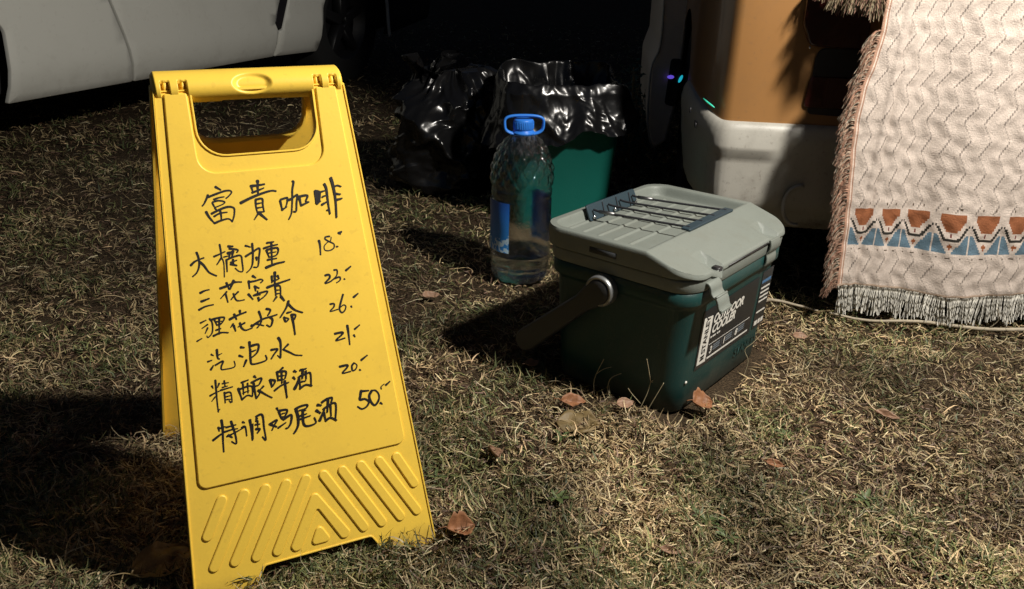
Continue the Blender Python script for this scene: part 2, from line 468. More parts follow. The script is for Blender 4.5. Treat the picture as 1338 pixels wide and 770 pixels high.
# round hinge bar along the top, with a thumb dimple and four hinge slots
def hinge():
    us = np.linspace(-.108, .108, 233)
    cy, cz, R0 = 0.0, SH - .0235, .0220
    mb = MB(); rings = []
    th = np.linspace(radians(-62), radians(242), 96)      # angle measured in the local y,z plane
    for u in us:
        ring = []
        for a in th:
            r = R0
            # arc length from the middle of the camera side (angle 180 deg points to -y)
            s = (a - radians(168)) * R0
            e = (u / .0205) ** 2 + ((s + .002) / .0135) ** 2
            if e < 1.35:
                k = min(1, max(0, (1.35 - e) / .8)); k = k * k * (3 - 2 * k)
                r -= .0042 * k
            if abs(u) > .0685 and -.0085 < s < .0115:
                au = abs(u)
                for c0 in (.0765, .0955):
                    d = abs(au - c0)
                    if d < .0052:
                        r -= .0095 if (d > .0016 and d < .0046) else (.0035 if d <= .0016 else 0)
            if abs(u) < .034 and a > radians(225): r -= .0012
            x = 1 - max(0, (abs(u) - .1055)) / .0025 * .18
            ring.append((u, cy + 1.25 * r * x * cos(a), cz + .84 * r * x * sin(a)))
        rings.append(ring)
    loft(mb, rings, False)
    for r_, f_ in ((rings[0], 1), (rings[-1], -1)):
        v = [(r_[0][0], cy, cz)] + r_
        mb.add(v, [(0, i, i + 1) if f_ > 0 else (0, i + 1, i) for i in range(1, len(r_))], range(len(r_) - 1))
    return mb.build('hinge_bar', YELLOW, sign)
hinge()

INKDATA = {'l1':[[21,-978,4051,-921,4093,-824,4120],[21,-894,4192,-882,4128,-887,4039,-923,3963,-976,3921],[24,-880,4083,-837,4032,-791,3945,-717,3894],[17,-630,4252,-628,4175,-630,4103,-615,4029,-632,3868],[18,-714,4119,-651,4138,-583,4161],[17,-632,4095,-694,4022],[14,-605,4100,-534,4109],[22,-540,4218,-485,4211],[20,-531,4190,-439,4165,-452,4135],[26,-556,4139,-485,4148],[20,-531,4136,-547,4083],[25,-493,4158,-510,4097],[17,-585,4061,-503,4087,-415,4093,-409,4010,-415,3911,-458,3912,-496,3954],[17,-579,4069,-591,3926],[16,-538,4028,-465,4045],[22,-540,4010,-474,3983],[19,-507,4060,-507,3996],[17,-346,4203,-288,4178],[18,-264,4220,-271,4111,-293,3986,-324,3926,-374,3887],[19,-360,4077,-270,4120,-190,4151,-209,4048,-238,3941,-287,3939],[21,-239,4052,-240,4015],[19,-97,4204,-15,4208],[19,-141,4145,-58,4162,25,4170],[18,-113,4123,-94,4033],[18,-109,4123,19,4130,-2,4049,-94,4033],[13,-87,4083,-5,4086],[18,-43,4202,-56,4083,-72,3937],[18,-117,4004,-8,4008],[24,-147,3915,-26,3945,76,3955]],'l2':[[21,-925,3721,-872,3740,-820,3746],[23,-927,3622,-879,3633,-835,3644],[20,-966,3529,-890,3558,-799,3566],[23,-700,3742,-602,3764,-529,3790,-451,3783],[23,-619,3798,-600,3718],[25,-534,3814,-591,3717],[16,-629,3695,-709,3625],[19,-646,3670,-635,3568],[17,-501,3676,-560,3630,-596,3594],[17,-560,3662,-533,3575,-446,3571],[25,-315,3837,-283,3810],[21,-367,3785,-371,3693],[18,-369,3771,-293,3774,-229,3784,-205,3766,-235,3743],[22,-311,3712,-261,3682],[21,-303,3702,-305,3656],[21,-393,3632,-350,3561],[19,-335,3605,-252,3625,-170,3631,-214,3577,-292,3534],[12,-317,3602,-255,3602],[13,-283,3653,-284,3616],[22,-286,3574,-283,3532],[24,-53,3847,-73,3706],[20,-95,3806,-102,3728],[20,-28,3802,-15,3762],[16,-99,3747,-25,3755],[23,-168,3677,-42,3706,109,3735],[17,-72,3687,-80,3566],[17,-68,3681,-15,3669,-27,3549],[12,-66,3630,-25,3628],[12,-69,3588,-27,3586],[18,-73,3551,-115,3506],[24,-23,3548,10,3492]],'l3':[[17,-972,3376,-905,3399],[17,-866,3412,-845,3370,-846,3301,-864,3236,-912,3195,-922,3216],[15,-894,3348,-963,3311],[15,-899,3310,-936,3248],[20,-860,3392,-784,3404,-702,3400,-727,3350,-769,3318],[18,-814,3394,-796,3322],[15,-800,3362,-735,3361],[17,-796,3322,-748,3334],[18,-758,3395,-785,3212],[18,-814,3266,-757,3276],[20,-851,3204,-764,3228,-682,3214],[15,-1038,3173,-980,3197],[23,-646,3366,-561,3397,-449,3424],[22,-586,3421,-568,3354],[22,-516,3454,-518,3405],[16,-612,3311,-645,3273],[20,-610,3291,-597,3220],[17,-481,3300,-536,3279,-562,3263],[19,-536,3309,-526,3248,-484,3211,-406,3227],[19,-303,3410,-287,3318,-305,3261,-349,3218],[21,-403,3247,-330,3285,-259,3313,-159,3327,-99,3338],[16,-352,3268,-270,3230],[24,-411,3258,-393,3245],[21,-213,3426,-168,3404,-206,3345],[19,-189,3322,-160,3287,-178,3229,-201,3208,-236,3234],[21,59,3480,18,3400,-66,3297],[21,49,3446,112,3365,205,3314],[18,19,3339,74,3345],[18,-22,3295,-10,3237,28,3266,-18,3289],[20,65,3311,117,3298,95,3245],[22,73,3300,78,3197,79,3064]],'l4':[[18,-908,2993,-885,2975],[18,-958,2915,-910,2924],[21,-939,2815,-902,2859],[22,-837,3039,-842,2944,-824,2922],[13,-843,2967,-789,2985],[17,-881,2859,-789,2893,-815,2837,-820,2802,-795,2792,-672,2801,-666,2870],[25,-570,3019,-532,3008],[24,-601,2923,-560,2901],[22,-527,2858,-568,2786],[25,-462,3065,-472,2960],[22,-456,3013,-366,3016,-386,2935,-428,2896,-467,2875],[16,-447,2946,-401,2957],[21,-465,2977,-479,2849,-460,2794,-305,2812,-301,2873],[26,-125,3058,-107,2989,-132,2814],[21,-230,2926,-153,2922,-197,2873,-241,2819],[15,-133,2809,-164,2848],[20,-19,2959,-91,2906],[18,-82,2904,-7,2852,44,2815,125,2795]],'l5':[[20,-906,2685,-913,2580,-923,2425,-927,2305],[20,-954,2625,-945,2596],[17,-869,2641,-893,2595],[17,-992,2513,-928,2537,-865,2552],[14,-934,2492,-980,2446],[14,-930,2315,-905,2337],[17,-810,2661,-808,2587],[14,-836,2630,-763,2629],[14,-843,2585,-781,2591],[17,-864,2556,-727,2571],[17,-826,2525,-835,2397],[17,-823,2511,-758,2507,-758,2390],[13,-816,2468,-764,2471],[13,-817,2435,-765,2429],[14,-771,2389,-789,2416],[19,-622,2601,-539,2618],[22,-666,2540,-643,2395],[18,-650,2527,-515,2538,-519,2416],[16,-606,2584,-616,2455],[15,-553,2583,-562,2463],[13,-622,2475,-549,2488],[18,-642,2399,-574,2437,-520,2412],[22,-468,2651,-449,2628],[19,-509,2579,-388,2612,-425,2539,-472,2529],[21,-484,2569,-484,2475,-480,2380],[15,-480,2380,-431,2436,-453,2469],[18,-376,2510,-426,2473],[18,-443,2477,-364,2404,-298,2352],[24,-289,2574,-280,2482],[21,-286,2568,-234,2549,-270,2489],[21,-122,2689,-163,2663],[20,-196,2655,-198,2542],[20,-192,2650,-93,2636,-114,2554],[14,-186,2596,-117,2593],[17,-188,2549,-124,2546],[17,-144,2636,-158,2505],[20,-255,2434,-170,2479,-80,2499],[20,-122,2527,-124,2317],[22,3,2627,28,2608],[19,-17,2554,2,2522],[27,-19,2406,23,2470,49,2522],[20,77,2622,153,2627],[19,52,2546,51,2406],[22,109,2616,90,2514],[17,144,2600,134,2496],[19,62,2549,139,2563,195,2561,183,2409],[20,45,2398,120,2431,192,2402],[15,71,2479,127,2478]],'l6':[[25,-907,2203,-909,2097,-926,1951,-936,1822],[23,-953,2125,-951,2078],[19,-956,2107,-876,2117],[23,-1034,1985,-949,2031,-875,2061],[23,-803,2167,-792,2089,-779,2002,-782,1889,-830,1924],[19,-869,2106,-754,2114],[19,-894,2056,-813,2066,-743,2064],[17,-876,1996,-766,2027,-654,2068],[25,-857,2010,-818,1973],[22,-676,2130,-656,2116],[21,-695,2063,-654,2068,-653,1955],[25,-590,2139,-589,2026,-595,1889],[16,-589,1902,-562,2086],[21,-516,2161,-442,2169,-442,2012,-442,1855,-476,1905],[24,-509,2141,-523,2106],[18,-538,2067,-484,2064],[18,-505,2111,-511,2037],[24,-537,2014,-493,2004,-526,1964],[20,-376,2036,-280,2072,-320,2014,-355,1959],[24,-363,2033,-296,1989],[20,-280,1971,-181,2017],[21,-263,2217,-250,2181],[21,-243,2169,-227,2089,-204,2056],[21,-237,2178,-146,2168,-179,2098,-212,2096],[14,-211,2134,-174,2136],[23,-203,2060,-105,2097,-124,2000,-163,1950,-191,1947],[22,-50,2158,28,2180,103,2179,79,2140,-7,2129],[27,-38,2145,-28,2047,-42,1953,-78,1893,-105,1865],[16,28,2112,76,2117],[19,-7,2061,79,2072],[19,-4,2022,121,2039],[22,37,2110,26,1967,67,1919,173,1935,164,2005],[26,223,2154,269,2139],[26,200,2090,246,2046],[26,224,1953,261,2014,298,2074],[24,283,2175,345,2202,413,2207,396,2152],[22,289,2047,298,1937],[23,362,2188,331,2038],[22,290,2086,373,2127,449,2121,417,1921],[23,298,1937,360,1963,430,1913],[19,382,2125,372,1980]],'p1':[[25,521,4156,526,4093,517,3981],[16,659,4191,606,4188,602,4160,650,4125,697,4091,691,4044,635,4018,579,4030,576,4078,620,4120,660,4134,676,4179],[21,726,4054,745,4054],[26,772,4215,813,4230],[13,789,4199,807,4221]],'p2':[[22,536,3721,584,3724,588,3685,523,3628,581,3634,644,3668],[18,653,3772,691,3767,683,3710,644,3668],[19,644,3668,712,3677,712,3639,665,3612],[19,766,3646,775,3639],[23,800,3747,869,3790]],'p3':[[19,548,3361,596,3359,590,3321,536,3272,639,3284],[19,726,3459,676,3346,657,3281,680,3234,723,3261,739,3307,712,3326,665,3300],[21,806,3297,813,3281],[23,850,3402,914,3441]],'p4':[[23,554,2988,656,2990,632,2956,556,2901,675,2914],[26,725,3066,726,2969,723,2822],[23,790,2933,801,2907],[21,810,3003,880,3046]],'p5':[[24,559,2570,657,2571,642,2535,581,2482,689,2486],[20,747,2584,713,2551,714,2491,756,2503,777,2549,747,2584],[23,803,2484,816,2477],[23,838,2601,925,2650]],'p6':[[27,786,2220,767,2154,756,2107,820,2103,864,2054,826,2002,764,1985,715,2026],[25,785,2210,883,2200],[27,923,2192,879,2131,893,2048,937,1999,995,2057,1004,2126,972,2182,923,2192],[26,1010,2014,1032,1994],[22,1110,2225,1171,2263],[15,1048,2187,1047,2217,1092,2244]],'title':[[24,-581,4917,-527,4876],[20,-674,4833,-697,4791,-730,4737,-755,4713],[20,-678,4807,-575,4837,-486,4859,-426,4858,-412,4834,-453,4793,-482,4774],[18,-619,4774,-556,4790,-500,4793],[17,-640,4741,-626,4695,-612,4675],[17,-636,4745,-570,4756,-504,4736,-525,4711,-610,4684],[24,-723,4643,-698,4578,-650,4501],[21,-667,4614,-559,4656,-470,4674,-412,4654,-412,4600,-428,4547,-453,4496],[20,-650,4501,-578,4524,-490,4536,-452,4501],[20,-568,4653,-564,4590,-569,4527],[18,-643,4580,-574,4609,-492,4613],[15,-620,4676,-596,4638],[30,-99,4944,-101,4898],[25,-186,4888,-106,4890,-25,4896],[19,-179,4879,-170,4819],[21,-180,4811,-106,4831,-40,4852],[22,-106,4894,-114,4777],[25,-327,4704,-197,4754,-58,4794,43,4812,96,4802],[18,-152,4726,-159,4645,-152,4572],[19,-152,4726,-76,4728,-78,4655,-75,4581],[15,-146,4676,-83,4683],[15,-149,4626,-81,4632],[18,-142,4575,-71,4576],[16,-144,4562,-198,4495],[24,-127,4560,-96,4524,-54,4478],[20,129,4688,139,4572],[18,134,4697,210,4712,217,4698,204,4644,186,4609],[20,135,4573,194,4603],[18,305,4902,317,4887,291,4801,275,4692,255,4583,236,4511,200,4454],[21,214,4680,262,4693,302,4717,341,4732,319,4641,300,4541,268,4540],[22,360,4702,368,4599],[20,356,4711,459,4715,431,4648,457,4636],[20,369,4603,466,4635],[28,564,4761,556,4607],[24,563,4756,612,4733,593,4631],[20,584,4735,577,4633],[20,560,4602,607,4630],[22,682,4834,699,4780,699,4677,698,4573,702,4464],[16,622,4741,690,4753],[17,637,4679,682,4693],[22,620,4586,690,4617],[16,671,4515,694,4508],[26,772,4900,785,4819,793,4705,792,4592,777,4414],[17,790,4786,840,4800,885,4781],[21,788,4706,863,4689],[22,796,4625,875,4636]]}
def ink(name, strokes, lab):
    mb = MB()
    for st in strokes:
        w = st[0] * 1e-4 * .70
        P = [(st[i] * 1e-4, st[i + 1] * 1e-4, 0) for i in range(1, len(st), 2)]
        C = smooth_curve(P, 5) if len(P) > 2 else [Vector(P[0]).lerp(Vector(P[1]), k / 4) for k in range(5)]
        n = len(C); L_, R_ = [], []
        for i, p in enumerate(C):
            t = (C[min(i + 1, n - 1)] - C[max(i - 1, 0)]).normalized()
            q = Vector((-t.y, t.x, 0))
            k = i / (n - 1)
            ww = w * (.82 + .18 * cos(pi * k * 1.1) + .10 * noise.noise(Vector((p.x * 300, p.y * 300, 3))))
            L_.append(p + q * ww); R_.append(p - q * ww)
        t0 = (C[1] - C[0]).normalized(); t1 = (C[-1] - C[-2]).normalized()
        ring = R_ + [R_[-1].lerp(L_[-1], .25) + t1 * w * .45, R_[-1].lerp(L_[-1], .75) + t1 * w * .45] + L_[::-1] + \
               [L_[0].lerp(R_[0], .25) - t0 * w * .6, L_[0].lerp(R_[0], .75) - t0 * w * .6]
        wz = .0028 + 0.00002 * (strokes.index(st) + 1)
        v = [front_fn(p.x, p.y, wz) for p in ring]
        m_ = len(C); N_ = len(ring)
        f = [(i, i + 1, N_ - 3 - i - 1, N_ - 3 - i) for i in range(m_ - 1)]
        # left side indices run backwards after the end cap
        li = lambda i: m_ + 2 + (m_ - 1 - i)
        f = [(i, i + 1, li(i + 1), li(i)) for i in range(m_ - 1)]
        f.append((m_ - 1, m_, m_ + 1, li(m_ - 1)))
        f.append((li(0), 2 * m_ + 2, 2 * m_ + 3, 0))
        mb.add(v, f)
    o = mb.build('handwriting', INK, wp, smooth=False)
    tag(o, lab)
for k, lab in (('title', 'handwritten black title line of four characters'), ('l1', 'first handwritten drink name'), ('l2', 'second handwritten drink name'),
               ('l3', 'third handwritten drink name'), ('l4', 'fourth handwritten drink name, three characters'), ('l5', 'fifth handwritten drink name'),
               ('l6', 'bold last handwritten drink name of five characters'), ('p1', 'handwritten price 18'), ('p2', 'handwritten price 23'),
               ('p3', 'handwritten price 26'), ('p4', 'handwritten price 21'), ('p5', 'handwritten price 20'), ('p6', 'handwritten bold price 50')):
    ink(k, INKDATA[k], lab)

# ------------------------------------------------------------------ cooler box
CY = radians(50.99)
cooler = tag(empty('cooler_box', (.2797, 1.2044, 0), CY),
             'dark green hard cooler box with grey lid and black carry handle, on the grass', 'cooler')
idf = lambda u, v, w: (u, v, w)
def ring3(x0, x1, y0, y1, r, z, n=8): return [(a, b, z) for a, b in rrect(x0, x1, y0, y1, r, n)]
mb = MB()
rings = []
for z, i in ((.000, .024), (.006, .019), (.06, .0155), (.13, .0115), (.196, .008), (.2030, .0065), (.2075, .001), (.2105, 0), (.2310, 0), (.2320, .002)):
    rings.append(ring3(0 + i, .372 - i, .000 + i, .288 - i, .042 - i * .4, z))
loft(mb, rings, True, True, True)
body = mb.build('body', TEAL, cooler)
mb = MB()
loft(mb, [ring3(.001 - i, .371 + i, .000 - i, .290 + i, .044, z) for z, i in ((.2315, -.003), (.233, .0010), (.235, .0018), (.252, .0030), (.2545, .0025), (.2565, -.002))], True, True, True)
mb.build('rim', LIDGREY, cooler)

def lid_top(x, y):
    z = .2920 - .325 * max(0, .083 - y)
    # sunken tray
    dx = min(x - .006, .362 - x); dy = .286 - y
    fr = (y - .084) / .028
    k = min(dx / .010, dy / .010, fr)
    # rounded tray corners
    cx = max(0, .034 - min(x - .006, .362 - x)); cyy = max(0, .034 - dy)
    if cx > 0 and cyy > 0: k = min(k, (.034 - sqrt(cx * cx + cyy * cyy)) / .010)
    k = max(0, min(1, k)); k = k * k * (3 - 2 * k)
    z -= .0185 * k
    if k > .98 and .045 < x < .335:
        for ry in (.148, .180, .212, .244, .273):
            d = abs(y - ry)
            if d < .0035: z += .0026 * min(1, (.0035 - d) / .0015, (x - .045) / .004, (.335 - x) / .004)
    for c0 in (.055, .275):
        if c0 < x < c0 + .040 and y < .040:
            z -= .016 * (x - c0) / .040 * min(1, (.040 - y) / .014)
    return z
def lid():
    x0, x1, y0, y1, r = -.006, .377, -.003, .298, .048
    Nx, Ny = 250, 212
    V = []
    for j in range(Ny + 1):
        for i in range(Nx + 1):
            x = x0 + (x1 - x0) * i / Nx; y = y0 + (y1 - y0) * j / Ny
            cx = min(max(x, x0 + r), x1 - r); cy = min(max(y, y0 + r), y1 - r)
            d = math.hypot(x - cx, y - cy)
            if d > r and abs(x - cx) > 1e-9 and abs(y - cy) > 1e-9:
                x = cx + (x - cx) * r / d; y = cy + (y - cy) * r / d
            V.append([x, y, lid_top(x, y)])
    F = []
    for j in range(Ny):
        for i in range(Nx):
            a = j * (Nx + 1) + i
            F.append((a, a + 1, a + Nx + 2, a + Nx + 1))
    # boundary loop
    B = [i for i in range(Nx)] + [Nx + j * (Nx + 1) for j in range(Ny)] + \
        [Ny * (Nx + 1) + i for i in range(Nx, 0, -1)] + [j * (Nx + 1) for j in range(Ny, 0, -1)]
    cx0, cy0 = (x0 + x1) / 2, (y0 + y1) / 2
    for i in B: V[i][2] -= .0008
    last = B; n = len(B)
    for k, (dz, out) in enumerate(((-.0022, .0014), (-.0045, .0007), (-.0010, .0000), (.2600, -.0015), (.2580, -.0004), (.2570, -.0018))):
        new = []
        for i in (B if k == 0 else last):
            x, y, z = V[i]
            sx = 1 + out / abs(x1 - cx0); sy = 1 + out / abs(y1 - cy0)
            new.append(len(V)); V.append([cx0 + (x - cx0) * sx, cy0 + (y - cy0) * sy, z + dz if k < 3 else dz])
        for i in range(n):
            j = (i + 1) % n
            F.append((last[j], last[i], new[i], new[j]))
        last = new
    F.append(tuple(last[::-1]))
    return mesh('lid', V, F, LIDGREY, cooler, True, [len(F) - 1])
lid()
# moulded finger notch on the short side, grip slot under the front lip
mb = MB(); box(mb, -.0082, -.004, .137, .190, .264, .277, .002); mb.build('side_grip', HANDLE, cooler)
mb = MB(); box(mb, .112, .268, -.0062, .01, .2560, .2595, .001); mb.build('grip_slot', DARKP, cooler)
# closed latch on the right
mb = MB()
prof = [(-.0065, .262), (-.0085, .254), (-.0080, .246), (-.0060, .240), (-.0030, .234), (-.0045, .226), (-.0040, .218), (-.0015, .212)]
C = smooth_curve([(0, a, b) for a, b in prof], 4)
def strap(C, x0, x1, t, nm, m):
    mb = MB(); rings = []
    n = len(C)
    for i, p in enumerate(C):
        tn = (C[min(i + 1, n - 1)] - C[max(i - 1, 0)]).normalized(); q = Vector((0, tn.z, -tn.y)) * t
        a = p + q; b = p - q
        rings.append([(x0, a.y, a.z), (x0 + .001, a.y + q.y * .4, a.z + q.z * .4), (x1 - .001, a.y + q.y * .4, a.z + q.z * .4), (x1, a.y, a.z), (x1, b.y, b.z), (x0, b.y, b.z)])
    loft(mb, rings, True, True, True)
    return mb.build(nm, m, cooler)
strap(C, .272, .310, .0014, 'latch', LIDGREY)
# opened latch on the left, swung out
prof = [(-.0020, .246), (-.0070, .2455), (-.0110, .240), (-.0130, .232), (-.0180, .226), (-.0225, .225), (-.0260, .219), (-.0290, .210), (-.0340, .203)]
C = smooth_curve([(0, a, b) for a, b in prof], 4)
lt = strap(C, .040, .078, .0015, 'latch', LIDGREY); tag(lt, 'open latch swung away from the box')
for v_ in (-.0225, -.033):
    i = min(range(len(C)), key=lambda k: abs(C[k].y - v_)); mb = MB(); tube(mb, [(.040, C[i].y, C[i].z + .002), (.078, C[i].y, C[i].z + .002)], .0022, 8); o = mb.build('latch_ridge', LIDGREY, lt)
mb = MB(); box(mb, .046, .072, -.0065, -.0040, .2462, .2478, .0003); mb.build('latch_slot', DARKP, lt)
mb = MB(); box(mb, .080, .092, -.0040, .01, .216, .2620, .001); mb.build('latch_seat', DARKP, cooler)

# carry handle swung down behind
hp0 = Vector((.160, .205)); hp1 = Vector((.318, .060))
def arm(x, sg):
    mb = MB()
    d = (hp1 - hp0).normalized(); q = Vector((-d.y, d.x)); L = (hp1 - hp0).length
    P = []
    for s, w in ((-.012, .012), (.0, .022), (.018, .0215), (.045, .0165), (.10, .0185), (.16, .0205), (L - .01, .022), (L + .008, .017)):
        P.append((s, w))
    poly = [tuple(hp0 + d * s + q * -w) for s, w in P] + [tuple(hp0 + d * s + q * w) for s, w in P[::-1]]
    poly = rloop(poly, .006, 3)
    solid(mb, poly, [], [(.003, 0), (0, .003), (0, .010), (.004, .014)], lambda u, v, w: (x + sg * w, u, v))
    return mb
hd = MB()
for x, sg in ((-.008, -1), (.380, 1)):
    m_ = arm(x, sg); hd.add(m_.v, m_.f, m_.fl)
tube(hd, [(-.016, hp1.x, hp1.y), (.388, hp1.x, hp1.y)], .017, 14)
hdl = hd.build('carry_handle', HANDLE, cooler); weld_normals(hdl)
for x, sg in ((-.002, -1), (.374, 1)):
    mb = MB()
    lathe(mb, [(0, .0275), (.010, .0275), (.0165, .0265), (.0185, .0240), (.0175, .0215), (.0165, .0212)], 40)
    v = [(x + sg * (z + .0), hp0.x + a, hp0.y + b) for a, b, z in mb.v]
    mesh('pivot_ring', v, mb.f, RINGM, cooler)
    mb = MB(); lathe(mb, [(.0, .0214), (.0175, .0212), (.0195, .018), (.0200, .0)], 32)
    v = [(x + sg * z, hp0.x + a, hp0.y + b) for a, b, z in mb.v]
    mesh('pivot_cap', v, mb.f, HANDLE, cooler)

# bottle rack of bungee cords in the lid tray
rack = MB()
def plate_y(mbx, x0, x1, y, z0, z1, t=.003, lean=.006):
    solid(mbx, rrect(x0, x1, z0, z1, .004, 4), [], [(.0006, -t / 2), (0, -t / 2 + .0006), (0, t / 2 - .0006), (.0006, t / 2)], lambda u, v, w: (u, y + w + (v - z0) / (z1 - z0) * lean, v))
mb = MB(); plate_y(mb, .106, .268, .268, .275, .302, .004, .012); bp_ = mb.build('rack_rear_plate', BLUEGREY, cooler)
for x in (.150, .196, .240):
    mb = MB(); solid(mb, [(x, .276), (x + .0014, .276), (x + .0054, .300), (x + .004, .300)], [], [(0, 0), (0, .0016)], lambda u, v, w: (u, .2665 - w + (v - .275) / .027 * .012 - .001, v)); mb.build('plate_fin', CORD, bp_)
for x in (.116, .184, .258):
    mb = MB(); lathe(mb, [(0, .0035), (.0015, .0034), (.0028, .002), (.003, 0)], 14)
    mesh('rivet', [(x + a, .2655 - z, .2815 + b) for a, b, z in mb.v], mb.f, BOLT, bp_)
mb = MB()
solid(mb, rrect(.130, .296, .080, .098, .003, 4), [], [(.0006, .2925), (0, .2932), (0, .2958), (.0008, .2965)], idf)
fp = mb.build('rack_front_plate', BLUEGREY, cooler)
for k, (xa, xb) in enumerate(((.120, .142), (.168, .188), (.208, .233), (.252, .280))):
    P = [(xa, .2705, .2935), (xa + .001, .25, .2925), ((xa + xb) / 2, .18, .2935), (xb, .10, .2955), (xb, .088, .2962)]
    mb = MB(); tube(mb, smooth_curve(P, 5), .0021, 8); c_ = mb.build('elastic_cord', CORD, cooler)
    if k in (0, 3):
        mb = MB(); tube(mb, [(xa, .258, .2925), (xa + (xb - xa) * .18, .228, .2929)], .0033, 10); mb.build('cord_sleeve', STEEL, c_)

# printed label on the long side (the wall leans in a little towards its foot)
def face_y(z): return (.0115 + (.13 - z) * .0571 if z < .13 else .0115 - (z - .13) * .05) - .0007
def wall(u, v, w): return (u, face_y(v) - w, v)
mb = MB(); solid(mb, rloop([(.070, .072), (.286, .070), (.286, .186), (.070, .184)], .002, 2), [], [(0, 0), (0, .0004)], wall); lab = mb.build('label', LABELM, cooler, False)
mb = MB(); solid(mb, [(.0755, .080), (.1070, .078), (.1085, .166), (.0765, .170)], [], [(0, .0004), (0, .0006)], wall); mb.build('label_stripe', LABELW, lab, False)
mb = MB(); solid(mb, rloop([(.298, .072), (.344, .074), (.346, .192), (.299, .190)], .002, 2), [], [(0, 0), (0, .0004)], wall); lab2 = mb.build('side_label', LABELM, cooler, False)
bars = MB()
for x0, x1, z, t in ((.302, .341, .166, .0055),):
    solid(bars, [(x0, z), (x1, z - .001), (x1, z + t), (x0, z + t)], [], [(0, .0004), (0, .0006)], wall)
bars.build('blue_print', LABELB, lab2, False)
bars = MB()
for z in (.154, .145, .136, .127, .104): solid(bars, [(.303, z), (.341, z - .001), (.341, z + .0022), (.303, z + .0030)], [], [(0, .0004), (0, .0006)], wall)
for (a, b) in ((.303, .316), (.319, .329), (.332, .342)): solid(bars, [(a, .078), (b, .078), (b, .087), (a, .087)], [], [(0, .0004), (0, .0006)], wall)
bars.build('small_print', LABELW, lab2, False)
bars = MB()
solid(bars, [(.112, .0795), (.274, .0785), (.274, .0815), (.112, .083)], [], [(0, .0004), (0, .0006)], wall)
solid(bars, [(.112, .1075), (.274, .106), (.274, .1068), (.112, .1083)], [], [(0, .0004), (0, .0006)], wall)
for a in (.112, .120, .126, .136, .143): solid(bars, [(a, .1205), (a + .0055, .1205), (a + .0055, .1235), (a, .1235)], [], [(0, .0004), (0, .0006)], wall)
bars.build('small_print', LABELW, lab, False)
bars = MB()
for a in (.130, .178, .228):
    for z in (.091, .0955, .100): solid(bars, [(a, z), (a + .026, z), (a + .026, z + .0022), (a, z + .0022)], [], [(0, .0004), (0, .0006)], wall)
for a in (.162, .210): solid(bars, [(a, .086), (a + .001, .086), (a + .001, .104), (a, .104)], [], [(0, .0004), (0, .0006)], wall)
bars.build('fine_print', LABELG, lab, False)
# two little open trapezoids left of the badge strip: the winged mark
def text(body, size, fn, m, parent, name, shear=0, weight=.0, width=1, sx=1):
    cu = bpy.data.curves.new(name, 'FONT'); cu.body = body; cu.size = size; cu.shear = shear; cu.offset = weight; cu.space_character = width
    t = bpy.data.objects.new(name, cu); col.objects.link(t)
    dg = bpy.context.evaluated_depsgraph_get(); dg.update()
    me = bpy.data.meshes.new_from_object(t.evaluated_get(dg))
    bpy.data.objects.remove(t); bpy.data.curves.remove(cu)
    for v in me.vertices:
        v.co = fn(v.co.x * sx, v.co.y, .0008)
    me.materials.clear(); me.materials.append(m); me.name = name
    o = bpy.data.objects.new(name, me); col.objects.link(o); o.parent = parent
    return o
text('OUTDOOR', .0235, lambda u, v, w: wall(.112 + u, .1490 + v, w), LABELW, lab, 'lettering', .25, .0009, .96, .98)
text('COOLER', .0235, lambda u, v, w: wall(.112 + u, .1300 + v, w), LABELW, lab, 'lettering', .25, .0009, .96, .98)
text('STANLEY', .0185, lambda u, v, w: wall(.098 - v, .0985 + u, w), INK, lab, 'lettering', 0, .0006, 1.0, .93)
for ch, a in (('3', .117), ('1', .168), ('8', .216)):
    text(ch, .018, lambda u, v, w, a=a: wall(a + u, .0895 + v, w), LABELW, lab, 'lettering', .1, .0007)
mk = MB()
for P in ([(.084, .085), (.099, .086), (.099, .0885), (.0925, .089), (.099, .0915), (.099, .095), (.084, .094), (.084, .0915), (.0905, .091), (.084, .088)],):
    solid(mk, P, [], [(0, .0006), (0, .0009)], wall)
mk.build('winged_mark', INK, lab, False)
text('STANLEY', .026, lambda u, v, w: (.232 + u, face_y(.04 + v) - .0012, .038 + v), TEAL, cooler, 'moulded_lettering', 0, .0008, 1.0, .9)
mb = MB(); lathe(mb, [(0, .003), (.0012, .0026), (.0016, 0)], 12)
mesh('rivet', [(.046 + a, face_y(.06) - z, .060 + b) for a, b, z in mb.v], mb.f, LABELW, cooler)

